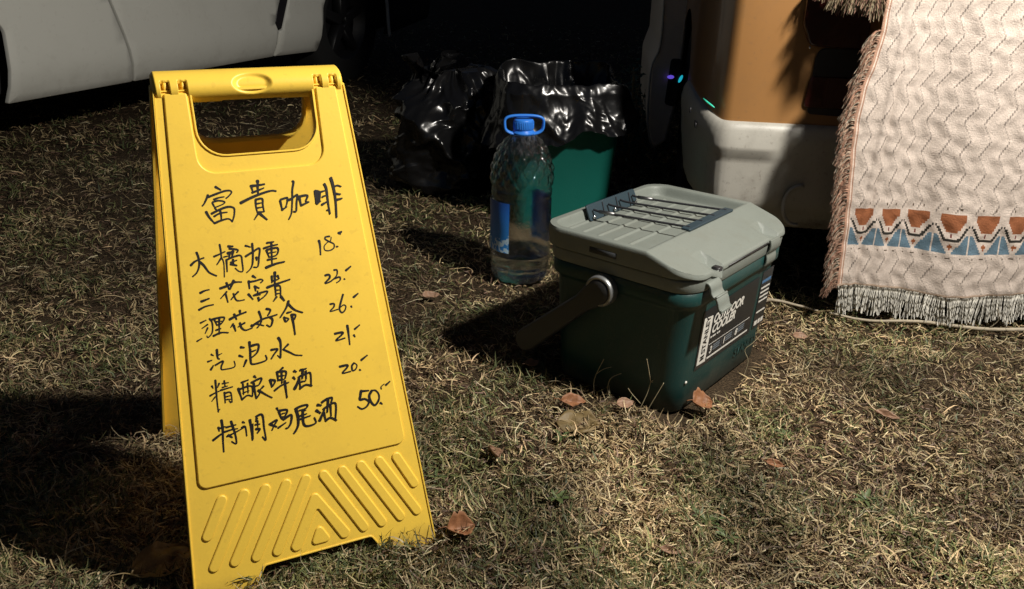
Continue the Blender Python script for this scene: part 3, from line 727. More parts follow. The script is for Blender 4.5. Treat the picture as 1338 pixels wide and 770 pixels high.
# ------------------------------------------------------------------ big water bottle
bottle = tag(empty('water_bottle', (.016, 1.855, .004), radians(12)),
             'large clear plastic water bottle with blue cap ring, standing beside the cooler', 'bottle')
bottle.scale = (1, 1, 1.065)
BPROF = [(.000, .040), (.003, .052), (.008, .060), (.016, .0655), (.024, .0680), (.030, .0648), (.036, .0690), (.043, .0668), (.050, .0700), (.075, .0700), (.110, .0695), (.150, .0695),
         (.186, .0700), (.191, .0675), (.197, .0700), (.208, .0700), (.213, .0678), (.219, .0705), (.235, .0705), (.252, .0690), (.270, .0645), (.288, .0570), (.303, .0475), (.314, .0370), (.321, .0280), (.325, .0200), (.333, .0190)]
def bprof(z):
    for (a, ra), (b, rb) in zip(BPROF, BPROF[1:]):
        if z <= b: return ra + (rb - ra) * (z - a) / (b - a)
    return BPROF[-1][1]
def bottle_shell(inset, zmin, zmax, n=120, dz=.0022, facets=1.0):
    rings = []; zs = list(np.arange(zmin, zmax, dz)) + [zmax]
    for z in zs:
        ring = []
        for i in range(n):
            a = 2 * pi * i / n
            r = bprof(z) - inset
            if .215 < z < .318:      # cut-gem facets of the shoulder
                w = min(1, (z - .215) / .015, (.318 - z) / .012)
                r += w * facets * .0055 * (abs(sin(a * 7 + (z - .215) * 80)) + abs(sin(a * 7 - (z - .215) * 80)) - 1.27)
            if z < .055:
                w = min(1, (.055 - z) / .02)
                r += w * facets * .0050 * (abs(cos(a * 5)) - .65)
            if .06 < z < .185:
                r += .0006 * sin(a * 3 + z * 60)
            ring.append((r * cos(a), r * sin(a), z))
        rings.append(ring)
    return rings
mb = MB()
outer = bottle_shell(0, 0, .333); inner = bottle_shell(.0009, .0015, .333)
loft(mb, [[(0.3 * x, 0.3 * y, .010) for x, y, z in outer[0]]] + outer + inner[::-1] + [[(0.3 * x, 0.3 * y, .0115) for x, y, z in inner[0]]], True, True, True)
mb.build('clear_body', PET, bottle)
mb = MB()
wr = bottle_shell(.0013, .003, .066)
wr.append([(x * .965, y * .965, .0652) for x, y, z in wr[-1]])
loft(mb, [[(0.3 * x, 0.3 * y, .0118) for x, y, z in wr[0]]] + wr, True, True, True)
mb.build('water', WATER, bottle)
def bottle_label(a0, a1, nm):
    zs = np.linspace(.078, .188, 14); n = 18; V = []; F = []
    for sft in (.0006, .0009):
        for z in zs:
            for i in range(n + 1):
                a = a0 + (a1 - a0) * i / n; r = .0702 + .0006 * sin(a * 3 + z * 60) + sft
                V.append((r * cos(a), r * sin(a), z))
    w = n + 1; nz = len(zs)
    for s in (0, 1):
        for j in range(nz - 1):
            for i in range(n):
                q = s * nz * w + j * w + i
                f = (q, q + 1, q + w + 1, q + w); F.append(f if s else f[::-1])
    return mesh(nm, V, F, LABM, bottle)
LABM = mat('bottle_label', (.02, .13, .55), .35, coat=.3)
def labnodes():
    N = LABM.node_tree.nodes; L = LABM.node_tree.links; b = N['Principled BSDF']
    tc = N.new('ShaderNodeTexCoord'); sp = N.new('ShaderNodeSeparateXYZ'); L.new(tc.outputs['Object'], sp.inputs[0])
    n = N.new('ShaderNodeTexNoise'); n.inputs['Scale'].default_value = 38; n.inputs['Detail'].default_value = 7; n.inputs['Roughness'].default_value = .65
    L.new(tc.outputs['Object'], n.inputs['Vector'])
    mr = N.new('ShaderNodeMapRange'); mr.inputs['From Min'].default_value = .078; mr.inputs['From Max'].default_value = .188
    L.new(sp.outputs['Z'], mr.inputs['Value'])
    sky_ = N.new('ShaderNodeValToRGB'); e = sky_.color_ramp.elements
    e[0].position = 0; e[0].color = (.03, .30, .80, 1); e[1].position = 1; e[1].color = (.012, .09, .42, 1)
    L.new(mr.outputs[0], sky_.inputs[0])
    # printed snow peaks: white where the print height is below a jagged line
    ma = N.new('ShaderNodeMath'); ma.operation = 'MULTIPLY_ADD'; ma.inputs[1].default_value = 1.55; ma.inputs[2].default_value = -.50
    L.new(n.outputs['Fac'], ma.inputs[0])
    lt_ = N.new('ShaderNodeMath'); lt_.operation = 'LESS_THAN'; L.new(mr.outputs[0], lt_.inputs[0]); L.new(ma.outputs[0], lt_.inputs[1])
    n2 = N.new('ShaderNodeTexNoise'); n2.inputs['Scale'].default_value = 90; n2.inputs['Detail'].default_value = 4; L.new(tc.outputs['Object'], n2.inputs['Vector'])
    gt = N.new('ShaderNodeMath'); gt.operation = 'GREATER_THAN'; gt.inputs[1].default_value = .5; L.new(n2.outputs['Fac'], gt.inputs[0])
    mu = N.new('ShaderNodeMath'); mu.operation = 'MULTIPLY'; L.new(lt_.outputs[0], mu.inputs[0]); L.new(gt.outputs[0], mu.inputs[1])
    mx = N.new('ShaderNodeMix'); mx.data_type = 'RGBA'; mx.inputs['B'].default_value = (.55, .75, .9, 1)
    L.new(mu.outputs[0], mx.inputs['Factor']); L.new(sky_.outputs[0], mx.inputs['A']); L.new(mx.outputs['Result'], b.inputs['Base Color'])
labnodes()
bottle_label(radians(186 - 12), radians(248 - 12), 'printed_label')
bottle_label(radians(12 - 12), radians(68 - 12), 'printed_label')
mb = MB()
lathe(mb, [(.325, .0215), (.326, .0225), (.331, .0228), (.3315, .0205), (.333, .0205), (.334, .0225), (.352, .0220), (.354, .021), (.355, .018), (.3552, 0)], 48)
cap = mb.build('cap', CAPB, bottle)
mb = MB()
for i in range(36):
    a = 2 * pi * i / 36; mb2 = [(.0226 * cos(a + d) * s, .0226 * sin(a + d) * s, z) for z in (.336, .350) for d, s in ((-.04, 1), (0, 1.03), (.04, 1))]
    mb.add(mb2, [(0, 1, 4, 3), (1, 2, 5, 4)])
mb.build('cap_ridges', CAPB, cap, False)
# carry ring: a wide flat loop around the cap
P = []
for k in range(41):
    a = 2 * pi * k / 40
    ca, sa = cos(a), sin(a)
    x = .043 * math.copysign(abs(ca) ** .75, ca); z = .343 + .0195 * math.copysign(abs(sa) ** .55, sa) - (.004 if sa < 0 else 0) * 0
    x *= 1 + .10 * sa
    P.append((x * cos(radians(-6)), x * sin(radians(-6)) - .006, z))
mb = MB(); tube(mb, P, .0040, 8, False, (1.5, .8)); mb.build('carry_ring', CAPB, bottle)
mb = MB(); lathe(mb, [(.3235, .0225), (.3235, .0250), (.329, .0250), (.329, .0225)], 40); mb.build('neck_ring', CAPB, bottle)

# ------------------------------------------------------------------ crumpled black plastic
def crumple(p, s, seed=0, o=5):
    """ridged folds: sharp creases between soft faces"""
    q = Vector(p) * s + Vector((seed * 3.1, seed * 1.7, seed * 5.3))
    t = 0; a = 1; w = 0
    for k in range(o):
        t += a * (1 - abs(noise.noise(q)) * 2.2); w += a
        q = q * 1.93 + Vector((4.1, 2.2, 7.7)); a *= .55
    return t / w
bagroot = tag(empty('rubbish_bag', (-.195, 2.66, 0), radians(10)), 'full black plastic rubbish bag slumped on the grass left of the green bin', 'rubbish bag')
def bag():
    n, m = 200, 150; V = []; F = []
    for j in range(m + 1):
        t = j / m
        z = .375 * t
        base = (1 - (1 - min(1, t / .12)) ** 2) ** .5 * .05 + .95 if t < .12 else 1
        r = .205 * (min(1, .80 + t * 1.6)) * (1 - .10 * t) * (sqrt(max(0, 1 - max(0, (t - .50) / .56) ** 2.4)))
        if t < .05: r *= sqrt(1 - (1 - t / .05) ** 2) * .12 + .88
        for i in range(n):
            a = 2 * pi * i / n
            d = Vector((cos(a), sin(a), t * 1.6))
            rr = r * (1 + .10 * sin(a * 2 + 1) + .07 * sin(a * 3 + t * 3))
            pp = (cos(a) * 1.0, sin(a) * 1.0, t * 2.2)
            c = crumple(pp, 1.15, 1, 2) * .058 + crumple((pp[0], pp[1] + pp[2] * .5, pp[2] * .8), 2.2, 2, 3) * .016
            pleat = .012 * sin(a * 17 + 3 * noise.noise(Vector(pp) * 2)) * max(0, (t - .55) / .45)
            rr = max(.004, rr + (c - .03) * min(1, .3 + t * 3) + pleat * (1 if rr > .03 else .2))
            V.append((rr * cos(a) * .93, rr * sin(a) * .98, z + .020 * (crumple(pp, 1.4, 5, 2) - .5) * min(1, t * 4) + .012 * sin(a + 2) * t))
    for j in range(m):
        for i in range(n):
            q = j * n + i; k = j * n + (i + 1) % n
            F.append((q, k, k + n, q + n))
    F.append(tuple(range(n))[::-1]); F.append(tuple(m * n + i for i in range(n)))
    o = mesh('filled_sack', V, F, BAG, bagroot)
    # gathered, loosely knotted neck
    V = []; F = []; n, m = 90, 26
    for j in range(m + 1):
        t = j / m
        for i in range(n):
            a = 2 * pi * i / n
            r = .030 + .055 * max(0, t - .35) ** 1.1 + .02 * (1 - t) ** 3
            r += (.010 + .016 * t) * sin(a * 9 + 2 * noise.noise(Vector((cos(a), sin(a), t)) * 2)) + .016 * t * noise.noise(Vector((cos(a) * 2, sin(a) * 2, t * 3)))
            V.append((r * cos(a) - .08, r * sin(a) * .8 - .02 - .02 * t, .345 + .060 * t + .025 * t * sin(a * 2 + 1) + .012 * t * noise.noise(Vector((a * 2, t, 0)))))
    for j in range(m):
        for i in range(n):
            q = j * n + i; k = j * n + (i + 1) % n
            F.append((q, k, k + n, q + n))
    mesh('gathered_neck', V, F, BAG, bagroot)
bag()

# ------------------------------------------------------------------ green bin with a black liner
binr = tag(empty('rubbish_bin', (.120, 2.375, 0), radians(7)), 'green plastic rubbish bin standing behind the water bottle', 'rubbish bin')
def brr(hx, hy, r, z, n=8): return [(a, b, z) for a, b in rrect(-hx, hx, -hy, hy, r, n)]
mb = MB()
loft(mb, [brr(.128, .112, .032, 0), brr(.130, .114, .032, .005), brr(.154, .141, .035, .345), brr(.162, .150, .055, .347), brr(.164, .152, .055, .354), brr(.161, .149, .055, .360),
          brr(.156, .144, .05, .359), brr(.151, .139, .05, .340), brr(.122, .111, .04, .012)], True, True, True)
mb.build('tub', BINM, binr)
linr = tag(empty('bin_liner', (.120, 2.375, -.010), radians(7)), 'shiny black bin liner folded over the rim of the green bin', 'bin liner')
def liner():
    base = [Vector(p[:2]) for p in brr(.166, .153, .055, 0, 10)]
    # resample evenly
    n = 300; L = [0]
    for i in range(len(base)): L.append(L[-1] + (base[(i + 1) % len(base)] - base[i]).length)
    pts = []
    for k in range(n):
        s = L[-1] * k / n; i = max(j for j in range(len(base)) if L[j] <= s)
        t = (s - L[i]) / max(1e-9, L[i + 1] - L[i]); pts.append(base[i].lerp(base[(i + 1) % len(base)], t))
    prof = []   # (scale outset, z, looseness)
    for k in range(34): t = k / 33; prof.append((.006 + .030 * (1 - t) ** 1.5, .272 + .113 * t, 1.0 - .55 * t))
    for k in range(12): t = (k + 1) / 12; prof.append((.006 - .018 * sin(t * pi / 2), .385 + .024 * sin(t * pi * .8), .5))
    for k in range(20): t = (k + 1) / 20; prof.append((-.014 - .07 * t, .39 - .23 * t, .8))
    V = []; F = []
    for kk, (o, z, ls) in enumerate(prof):
        for i, p in enumerate(pts):
            d = p.normalized(); a = 2 * pi * i / n
            pp = (d.x * 1.0, d.y * 1.0, z * 3.2)
            c = (crumple(pp, 1.5, 9, 2) - .45) * .036 + (crumple((pp[0], pp[1], pp[2] * 2.4 + pp[0]), 2.0, 4, 3) - .45) * .013
            hang = .034 * noise.noise(Vector((d.x * 2.2, d.y * 2.2, 7))) + .040 * d.x
            zz = z + hang * (1 - min(1, kk / 33)) + .020 * ls * (crumple(pp, 2.6, 6) - .5) + (.020 * noise.noise(Vector((d.x * 2, d.y * 2, 1))) if kk > 30 else 0)
            if kk >= 33: zz += .028 * max(0, d.y)
            q = p + d * (o + max(-.004 if kk < 34 else -.03, c * ls))
            V.append((q.x, q.y, zz))
    m = len(prof)
    for j in range(m - 1):
        for i in range(n):
            q = j * n + i; k = j * n + (i + 1) % n
            F.append((q, k, k + n, q + n))
    F.append(tuple((m - 1) * n + i for i in range(n)))
    mesh('liner_film', V, F, BAG, linr)
liner()

# ------------------------------------------------------------------ white car
CA = radians(67.83)
car = tag(empty('parked_car', (-1.7273, 2.8341, 0), CA), 'white car parked on the grass behind the yellow sign, seen along its lower doors', 'car')
def cs(z):   # sideways swell of the flank
    return -.045 + .05 * max(0, (.34 - z) / .14) ** 2 * .9 + (.02 * max(0, z - .6) / .4) + .25 * max(0, z - .85)
def carside(u, v, w): return (u, cs(v) - w * 1.0, v)
def car_panel(P, R, nm, m=CARW, lift=0, par=None, sub=.05):
    # curved sheet cut from the outline, with rolled edges
    loop = rloop(P, R, 5)
    dense = []
    for i in range(len(loop)):
        a = Vector(loop[i]); b = Vector(loop[(i + 1) % len(loop)]); k = max(1, int((b - a).length / sub))
        dense += [tuple(a.lerp(b, j / k)) for j in range(k)]
    bm = bmesh.new()
    ring = []
    us = [p[0] for p in dense]; vs = [p[1] for p in dense]
    # fill with a grid clipped to the outline
    from mathutils.geometry import delaunay_2d_cdt
    pts = [Vector(p) for p in dense]; e = [(i, (i + 1) % len(pts)) for i in range(len(pts))]
    x = min(us) + sub
    while x < max(us):
        z = min(vs) + sub * .6
        while z < max(vs):
            ins = False
            for i in range(len(dense)):
                (ax, ay), (bx, by) = dense[i], dense[(i + 1) % len(dense)]
                if (ay > z) != (by > z) and x < (bx - ax) * (z - ay) / (by - ay) + ax: ins = not ins
            if ins: pts.append(Vector((x, z)))
            z += sub * .6
        x += sub
    vo, eo, fo, *_ = delaunay_2d_cdt(pts, e, [list(range(len(dense)))], 1, 1e-5)
    V = [carside(p.x, p.y, lift + .004) for p in vo]; F = [tuple(f) for f in fo]
    # make the faces look outwards
    n0 = len(V)
    inn = offset_loop(dense, -.0016); inn2 = offset_loop(dense, -.002)
    V += [carside(a, b, lift + .002) for a, b in inn]; V += [carside(a, b, lift - .012) for a, b in inn2]
    lo_ = []
    for p in dense: lo_.append(min(range(len(vo)), key=lambda k: (vo[k] - Vector(p)).length))
    N_ = len(dense)
    for i in range(N_):
        j = (i + 1) % N_
        F.append((lo_[i], n0 + i, n0 + j, lo_[j])); F.append((n0 + i, n0 + N_ + i, n0 + N_ + j, n0 + j))
    o = mesh(nm, V, F, m, par or car); weld_normals(o)
    return o
# body shell: the whole silhouette extruded across the car's width, dark below and in the door gaps
sil = [(-1.15, .26), (-.72, .22), (-.70, .42), (-.58, .60), (-.36, .66), (-.14, .60), (-.02, .42), (.0, .215), (1.78, .215), (1.80, .42), (1.92, .60), (2.14, .66), (2.33, .60), (2.42, .42), (2.44, .25),
       (2.95, .30), (3.05, .62), (2.95, .95), (2.35, 1.02), (1.70, 1.42), (.40, 1.46), (-.45, 1.08), (-1.2, .92), (-1.32, .60)]
mb = MB()
solid(mb, sil, [], [(.02, -1.74), (0, -1.70), (0, -.05), (.012, -.02)], lambda u, v, w: (u, -w + max(0, cs(v) + .045) * .8 * (1 if w > -.4 else 0), v))
mb.build('underbody', CARB, car)
car_panel([(.012, .200), (.548, .206), (.528, .275), (.498, .385), (.452, .520), (.40, .80), (.42, .98), (-.40, .96), (-.55, .80), (-.52, .62), (-.36, .68), (-.12, .62), (.02, .44)],
          [.004, .004, .02, .02, .02, .05, .01, .01, .03, .01, .08, .08, .05], 'front_wing')
car_panel([(.562, .206), (1.421, .214), (1.431, .33), (1.410, .37), (1.420, .40), (1.53, .60), (1.56, .98), (.44, .98), (.416, .80), (.468, .520), (.514, .385), (.544, .275)],
          [.004, .006, .01, .01, .03, .05, .01, .01, .05, .02, .02, .02], 'door')
car_panel([(1.437, .214), (1.785, .204), (1.808, .42), (1.93, .61), (2.14, .67), (2.33, .66), (3.03, .67), (2.94, .94), (1.57, .98), (1.585, .60), (1.53, .46), (1.470, .335), (1.444, .33)],
          [.004, .01, .05, .08, .08, .02, .03, .05, .01, .02, .02, .01, .01], 'rear_wing')
car_panel([(2.455, .235), (2.94, .30), (3.03, .62), (2.98, .66), (2.36, .65), (2.44, .42)], [.01, .05, .1, .01, .02, .05], 'rear_bumper', DARKP)  # dark material stands in for shade over the car's rear end
mb = MB(); tube(mb, smooth_curve([(2.452, -.052, .225), (2.438, -.054, .32), (2.428, -.055, .42), (2.395, -.056, .52)], 5), .010, 8); mb.build('bumper_edge', CARW, car)
vt = [(1.420, .372), (1.436, .345), (1.460, .340), (1.520, .46), (1.575, .60), (1.535, .60), (1.46, .47)]
mb = MB(); solid(mb, rloop(vt, .006, 4), [], [(0, -.02), (0, .0005)], carside); mb.build('side_vent', DARKP, car)
for x0 in (-.36, 2.12):
    w = empty('wheel', (x0, .12, .325), 0); w.parent = car
    mb = MB()
    pr = [(-.10, .20), (-.105, .30), (-.09, .322), (-.05, .328), (.05, .328), (.09, .322), (.105, .30), (.10, .20)]
    n = 56; rings = [[(r * cos(2 * pi * i / n), d, r * sin(2 * pi * i / n)) for i in range(n)] for d, r in pr]
    loft(mb, rings); mb.build('tyre', TYRE, w)
    mb = MB()
    loft(mb, [[(r * cos(2 * pi * i / n), d, r * sin(2 * pi * i / n)) for i in range(n)] for d, r in ((-.09, .21), (-.10, .205), (-.095, .195), (-.02, .19))], True, False, True)
    for k in range(5):
        a = 2 * pi * k / 5 + .3; ca, sa = cos(a), sin(a)
        solid(mb, [(.02, -.03), (.19, -.018), (.19, .018), (.02, .03)], [], [(0, .03), (0, .080), (.004, .085)], lambda u, v, q, ca=ca, sa=sa: (u * ca - v * sa, -q, u * sa + v * ca))
    mb.build('rim', RIM, w)
mb = MB(); solid(mb, rloop([(.5, .98), (1.62, .98), (1.60, 1.38), (.62, 1.38)], .04), [], [(0, -.03), (0, .004)], lambda u, v, w: (u, .26 * max(0, v - .85) - .02 - w, v)); mb.build('side_window', GLASSD, car)

# ------------------------------------------------------------------ orange van, rear corner
VA = radians(-8)
van = tag(empty('orange_van', (.62, 1.82, 0), VA), 'orange van with cream rear bumper, parked behind the cooler and the hanging cloth', 'van')
def van_plan():
    P = [(1.15, .35), (1.12, .12), (1.0, .02), (.85, 0)]
    P += [(x, 0.0) for x in np.arange(.80, -.13, -.05)]
    for k in range(15):
        a = pi / 2 * k / 14
        P.append((-.150 - .078 * sin(a), .37 - .37 * cos(a)))
    t = .42
    while t < 3.3: P.append((-.228 - .012 * min(1, t - .4), t)); t += .06
    P += [(-.19, 3.42), (-.05, 3.5), (.95, 3.5), (1.10, 3.42), (1.15, 3.2), (1.15, 1.8)]
    return P
VP = van_plan()[::-1]      # counter-clockwise seen from above?
ar = sum(VP[i][0] * VP[(i + 1) % len(VP)][1] - VP[(i + 1) % len(VP)][0] * VP[i][1] for i in range(len(VP)))
if ar < 0: VP = VP[::-1]
def vbot(p):
    x, t = p
    if x < .0 and t > .28:
        for c in (.68, 2.75):
            d = abs(t - c)
            if d < .34: return .22 + .36 * sqrt(max(0, 1 - (d / .34) ** 2))
        return .22 if .98 < t else .36
    return .375
def voff(z):
    return -.012 * max(0, (.52 - z) / .15) ** 2 * .5 + .004 * sin((z - .375) * 3) if z < .9 else .012 * 0 + .14 * ((z - .9) / .9) ** 2 + .0035
mb = MB(); rings = []
bots = [vbot(p) for p in VP]
for k in range(30):
    f = k / 29; ring = []
    for p, zb in zip(VP, bots):
        z = zb + (1.72 - zb) * f ** 1.2
        ring.append((p, z))
    L2 = []
    for i, (p, z) in enumerate(ring):
        a = Vector(VP[i - 1]); c = Vector(VP[(i + 1) % len(VP)]); d = (c - a).normalized(); n_ = Vector((-d.y, d.x))
        q = Vector(p) + n_ * voff(z)
        L2.append((q.x, q.y, z))
    rings.append(L2)
loft(mb, rings, True, False, True)
mb.build('body', ORANGE, van)
mb = MB(); box(mb, -.10, 1.0, .10, 3.3, .20, .60, .02); mb.build('underbody', CARB, van)

def bump_off(z, k):
    # profile of the bumper skin: outset by height; k = strength of the step ridge
    P = [(.150, -.035), (.185, -.020), (.200, -.008), (.225, .000), (.300, .006), (.314, .008), (.326, .009 + .005 * k), (.336, .010 + .008 * k), (.345, .012 + .005 * k), (.365, .014), (.382, .010), (.392, .002), (.393, -.012)]
    if z <= P[0][0]: return P[0][1]
    for (a, ra), (b, rb) in zip(P, P[1:]):
        if z <= b: return ra + (rb - ra) * (z - a) / (b - a)
    return P[-1][1]
BZ = [.150, .165, .185, .192, .200, .212, .225, .25, .275, .300, .307, .314, .320, .326, .331, .336, .340, .345, .355, .365, .374, .382, .387, .392, .393]
idx = [i for i, p in enumerate(VP) if (p[1] <= .34 and p[0] < 1.13)]
path = [Vector(VP[i]) for i in idx]
# order along the path starting at the side
path.sort(key=lambda p: (-p.y if p.x < -.2 else 0, p.x))
path = [p for p in path]
seq = [p for p in path if p.x <= -.2279]; seq.sort(key=lambda p: -p.y)
seq += sorted([p for p in path if p.x > -.2279], key=lambda p: p.x)
seq2 = []
for i in range(len(seq) - 1):
    for k in range(4): seq2.append(seq[i].lerp(seq[i + 1], k / 4))
seq2.append(seq[-1])
arc = [0]
for i in range(1, len(seq2)): arc.append(arc[-1] + (seq2[i] - seq2[i - 1]).length)
rings = []
for p, s, i in zip(seq2, arc, range(len(seq2))):
    a = seq2[max(0, i - 1)]; c = seq2[min(len(seq2) - 1, i + 1)]; d = (c - a).normalized(); n_ = Vector((d.y, -d.x))
    x = p.x
    k = max(0, min(1, (x + .205) / .07)) * max(0, min(1, (-.030 - x) / .04))
    k = k * k * (3 - 2 * k)
    rise = .045 * max(0, min(1, (-.165 - x) / .075)) ** 1.4       # top edge climbs towards the side
    ring = []
    for z in BZ:
        o = bump_off(z, k)
        if k > 0 and .215 < z < .312: o -= .003 * k
        zz = z + rise * max(0, (z - .30) / .09)
        if p.y > .16 and x < -.15: zz = max(zz, .15 + (p.y - .16) * .9)
        q = p + n_ * (o + .006)
        ring.append((q.x, q.y, zz))
    ring.append((p.x - n_.x * .02, p.y - n_.y * .02, .393 + rise)); 
    rings.append(ring)
mb = MB(); loft(mb, rings, False)
bo = mb.build('rear_bumper', BUMPER, van); weld_normals(bo)
sm = bo.modifiers.new('thick', 'SOLIDIFY'); sm.thickness = .004; sm.offset = -1
# tow / jack cover with a round rim on the bumper, half hidden by the cloth
mb = MB(); tube(mb, [(.012 + .030 * cos(a), -.014 - .004, .215 + .045 * sin(a)) for a in np.linspace(radians(75), radians(285), 14)], .0045, 8); mb.build('bumper_moulding', BUMPER, van)
for x, z in ((-.236, .395), (-.222, .365)):
    mb = MB(); box(mb, x - .0015, x + .0015, .085 if x < -.23 else .062, .10, z - .006, z + .006, .0004); mb.build('bumper_clip', DARKP, van)
rearf = lambda u, v, w: (u, -w - .006, v)
tl = MB()
solid(tl, rloop([(-.030, .95), (-.033, .60), (-.014, .556), (.10, .552), (.105, .95)], [.02, .03, .02, .01, .02], 5), [], [(0, -.02), (0, .006), (.004, .011)], rearf)
tob = tl.build('tail_lamp', LAMPR, van)
tl = MB(); solid(tl, rloop([(.004, .415), (.105, .412), (.105, .552), (.012, .552), (.004, .53)], [.01, .01, .01, .02, .02], 5), [], [(0, -.02), (0, -.001), (.001, 0)], rearf)
tl.build('lamp_recess', DARKP, van)
tl = MB(); solid(tl, rloop([(-.008, .428), (.090, .428), (.090, .495), (.0, .495)], .010, 5), [], [(0, -.02), (0, .001), (.003, .004)], rearf)
tl.build('fog_lamp', LAMPR, van)
mb = MB(); lathe(mb, [(0, .003), (.003, .0025), (.004, 0)], 12); mesh('lamp_screw', [(-.012 + a, -.010 - z, .553 + b) for a, b, z in mb.v], mb.f, BOLT, van)
mb = MB(); solid(mb, rrect(.16, .92, 1.0, 1.5, .05), [], [(0, -.05), (0, .002)], lambda u, v, w: (u, -w + .15 * ((max(v, .9) - .9) / .9) ** 2 - .004, v)); mb.build('rear_window', GLASSD, van)
for t in (.68, 2.75):
    w = empty('wheel', (-.13, t, .27), 0); w.parent = van
    n = 48; mb = MB()
    loft(mb, [[(d, r * cos(2 * pi * i / n), r * sin(2 * pi * i / n)) for i in range(n)] for d, r in ((-.075, .16), (-.085, .25), (-.07, .270), (.07, .270), (.085, .25))]); mb.build('tyre', TYRE, w)
    mb = MB()
    loft(mb, [[(d, r * cos(2 * pi * i / n), r * sin(2 * pi * i / n)) for i in range(n)] for d, r in ((-.07, .165), (-.078, .155), (-.06, .10), (-.065, .04))], True, False, True); mb.build('rim', RIM, w)
# front side door standing open, seen on its edge
dm = van.matrix_world if False else Matrix.Translation((.62, 1.82, 0)) @ Matrix.Rotation(VA, 4, 'Z')
inv = dm.inverted()
mb = MB()
dp = [(.450, .135), (.486, .160), (.505, .270), (.515, .459), (.520, .75), (.520, 1.35), (.43, 1.35), (.428, .721), (.4385, .592), (.4385, .457), (.417, .387), (.419, .244), (.432, .165)]
dp = rloop(dp, [.01, .01, .03, .05, .1, .02, .02, .1, .06, .04, .04, .05, .02], 5)
solid(mb, dp, [], [(.006, -.75), (0, -.742), (0, -.008), (.007, 0)], lambda u, v, w: tuple(inv @ Vector((u + (-w) * .10, 2.7 - w, v))))
dr = mb.build('open_door', DOORM, van)
mb = MB(); tube(mb, smooth_curve([(.431, 2.695, 1.0), (.429, 2.695, .721), (.4395, 2.695, .592), (.4395, 2.695, .457), (.418, 2.695, .387), (.420, 2.695, .244), (.433, 2.695, .165), (.451, 2.695, .137)], 5), .0035, 6)
mesh('door_seal', [tuple(inv @ Vector(p)) for p in mb.v], mb.f, BUMPER, dr)
mb = MB(); solid(mb, rloop([(.470, .28), (.505, .27), (.512, .42), (.478, .42)], .01), [], [(0, 0), (0, .004)], lambda u, v, w: tuple(inv @ Vector((u, 2.7 - w, v)))); mb.build('door_pocket', DARKP, dr)
def glint(nm, c, m, sx, sz, ang, par):  # small glowing disc added as a reflected glint, no lamp
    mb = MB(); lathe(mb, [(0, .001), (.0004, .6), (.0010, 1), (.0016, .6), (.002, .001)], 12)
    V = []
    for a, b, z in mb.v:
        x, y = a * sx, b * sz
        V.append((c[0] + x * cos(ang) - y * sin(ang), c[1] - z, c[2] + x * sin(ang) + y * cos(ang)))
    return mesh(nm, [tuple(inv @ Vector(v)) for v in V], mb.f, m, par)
glint('violet_glint', (.480, 2.690, .365), GLINTV, .011, .006, 0, dr)  # violet and cyan reflections on the door, put in as glowing shapes
glint('cyan_glint', (.5115, 2.690, .360), GLINTC, .005, .013, -.4, dr)
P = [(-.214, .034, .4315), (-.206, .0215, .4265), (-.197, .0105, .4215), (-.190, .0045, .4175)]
mb = MB(); tube(mb, P, [.0008, .0018, .0018, .0008], 6); mb.build('green_glint', GLINTG, van)  # reflection along the bumper edge, added as a glowing tube

# ------------------------------------------------------------------ cream cloth with fringes, hanging from a narrow table
QA = radians(-5)
Q0 = Vector((.62, 1.65, 0)); QD = Vector((cos(QA), sin(QA), 0)); QN = Vector((-QD.y, QD.x, 0))
def fold(u, z):
    a = .0095 * sin(u * 21 + 1.2) + .0035 * sin(u * 47 + z * 4 + .4) + .0022 * noise.noise(Vector((u * 20, z * 14, 1)))
    a *= .5 + .9 * max(0, min(1, (.70 - z) / .6))
    c = (u - .085 - .02 * (z - .09)) / .006
    a += .0035 * math.exp(-c * c) - .0030 * math.exp(-(c - 1.8) ** 2)
    a += .02 * max(0, (.2 - z)) * sin(u * 9)
    k = (z * .52 - u - .02) / .02
    tr = abs(((z - CZ0) / .064 % 1) * 2 - 1) * 2 - 1
    a += .0010 * cos(2 * pi * (u - eu(z) - .0078 * tr + .004) / .0325)
    return a + .0028 * noise.noise(Vector((u * 34 + z * 10, z * 46, 4)))
def cpos(u, z, off=0.0):
    p = Q0 + QD * (u + .006 * sin(u * 21 + .2)) - QN * (fold(u, z) + off)
    return (p.x, p.y, z)
EDGE = [(.08, .056), (.15, .053), (.22, .049), (.30, .043), (.38, .036), (.44, .033), (.50, .036), (.55, .046), (.60, .052), (.66, .052), (.74, .052)]
def eu(z):
    if z <= EDGE[0][0]: return EDGE[0][1]
    for (a, ra), (b, rb) in zip(EDGE, EDGE[1:]):
        if z <= b: return ra + (rb - ra) * (z - a) / (b - a)
    return EDGE[-1][1]
CZ0 = .087
CELL = .0026
NU, NZ = 420, 246
us = np.arange(NU + 1) * CELL; zs = CZ0 + np.arange(NZ + 1) * CELL
V = np.zeros(((NZ + 1) * (NU + 1), 3)); k = 0
for z in zs:
    e = eu(z)
    zz0 = .003 * sin(z)
    for s in us:
        hem = (-.010 * s + .004 * sin(s * 17 + 1)) * max(0, 1 - (z - CZ0) / .2)
        V[k] = cpos(e + s, z + hem); k += 1
I = (np.arange(NZ)[:, None] * (NU + 1) + np.arange(NU)[None]).reshape(-1)
F = np.stack([I, I + 1, I + NU + 2, I + NU + 1], -1)
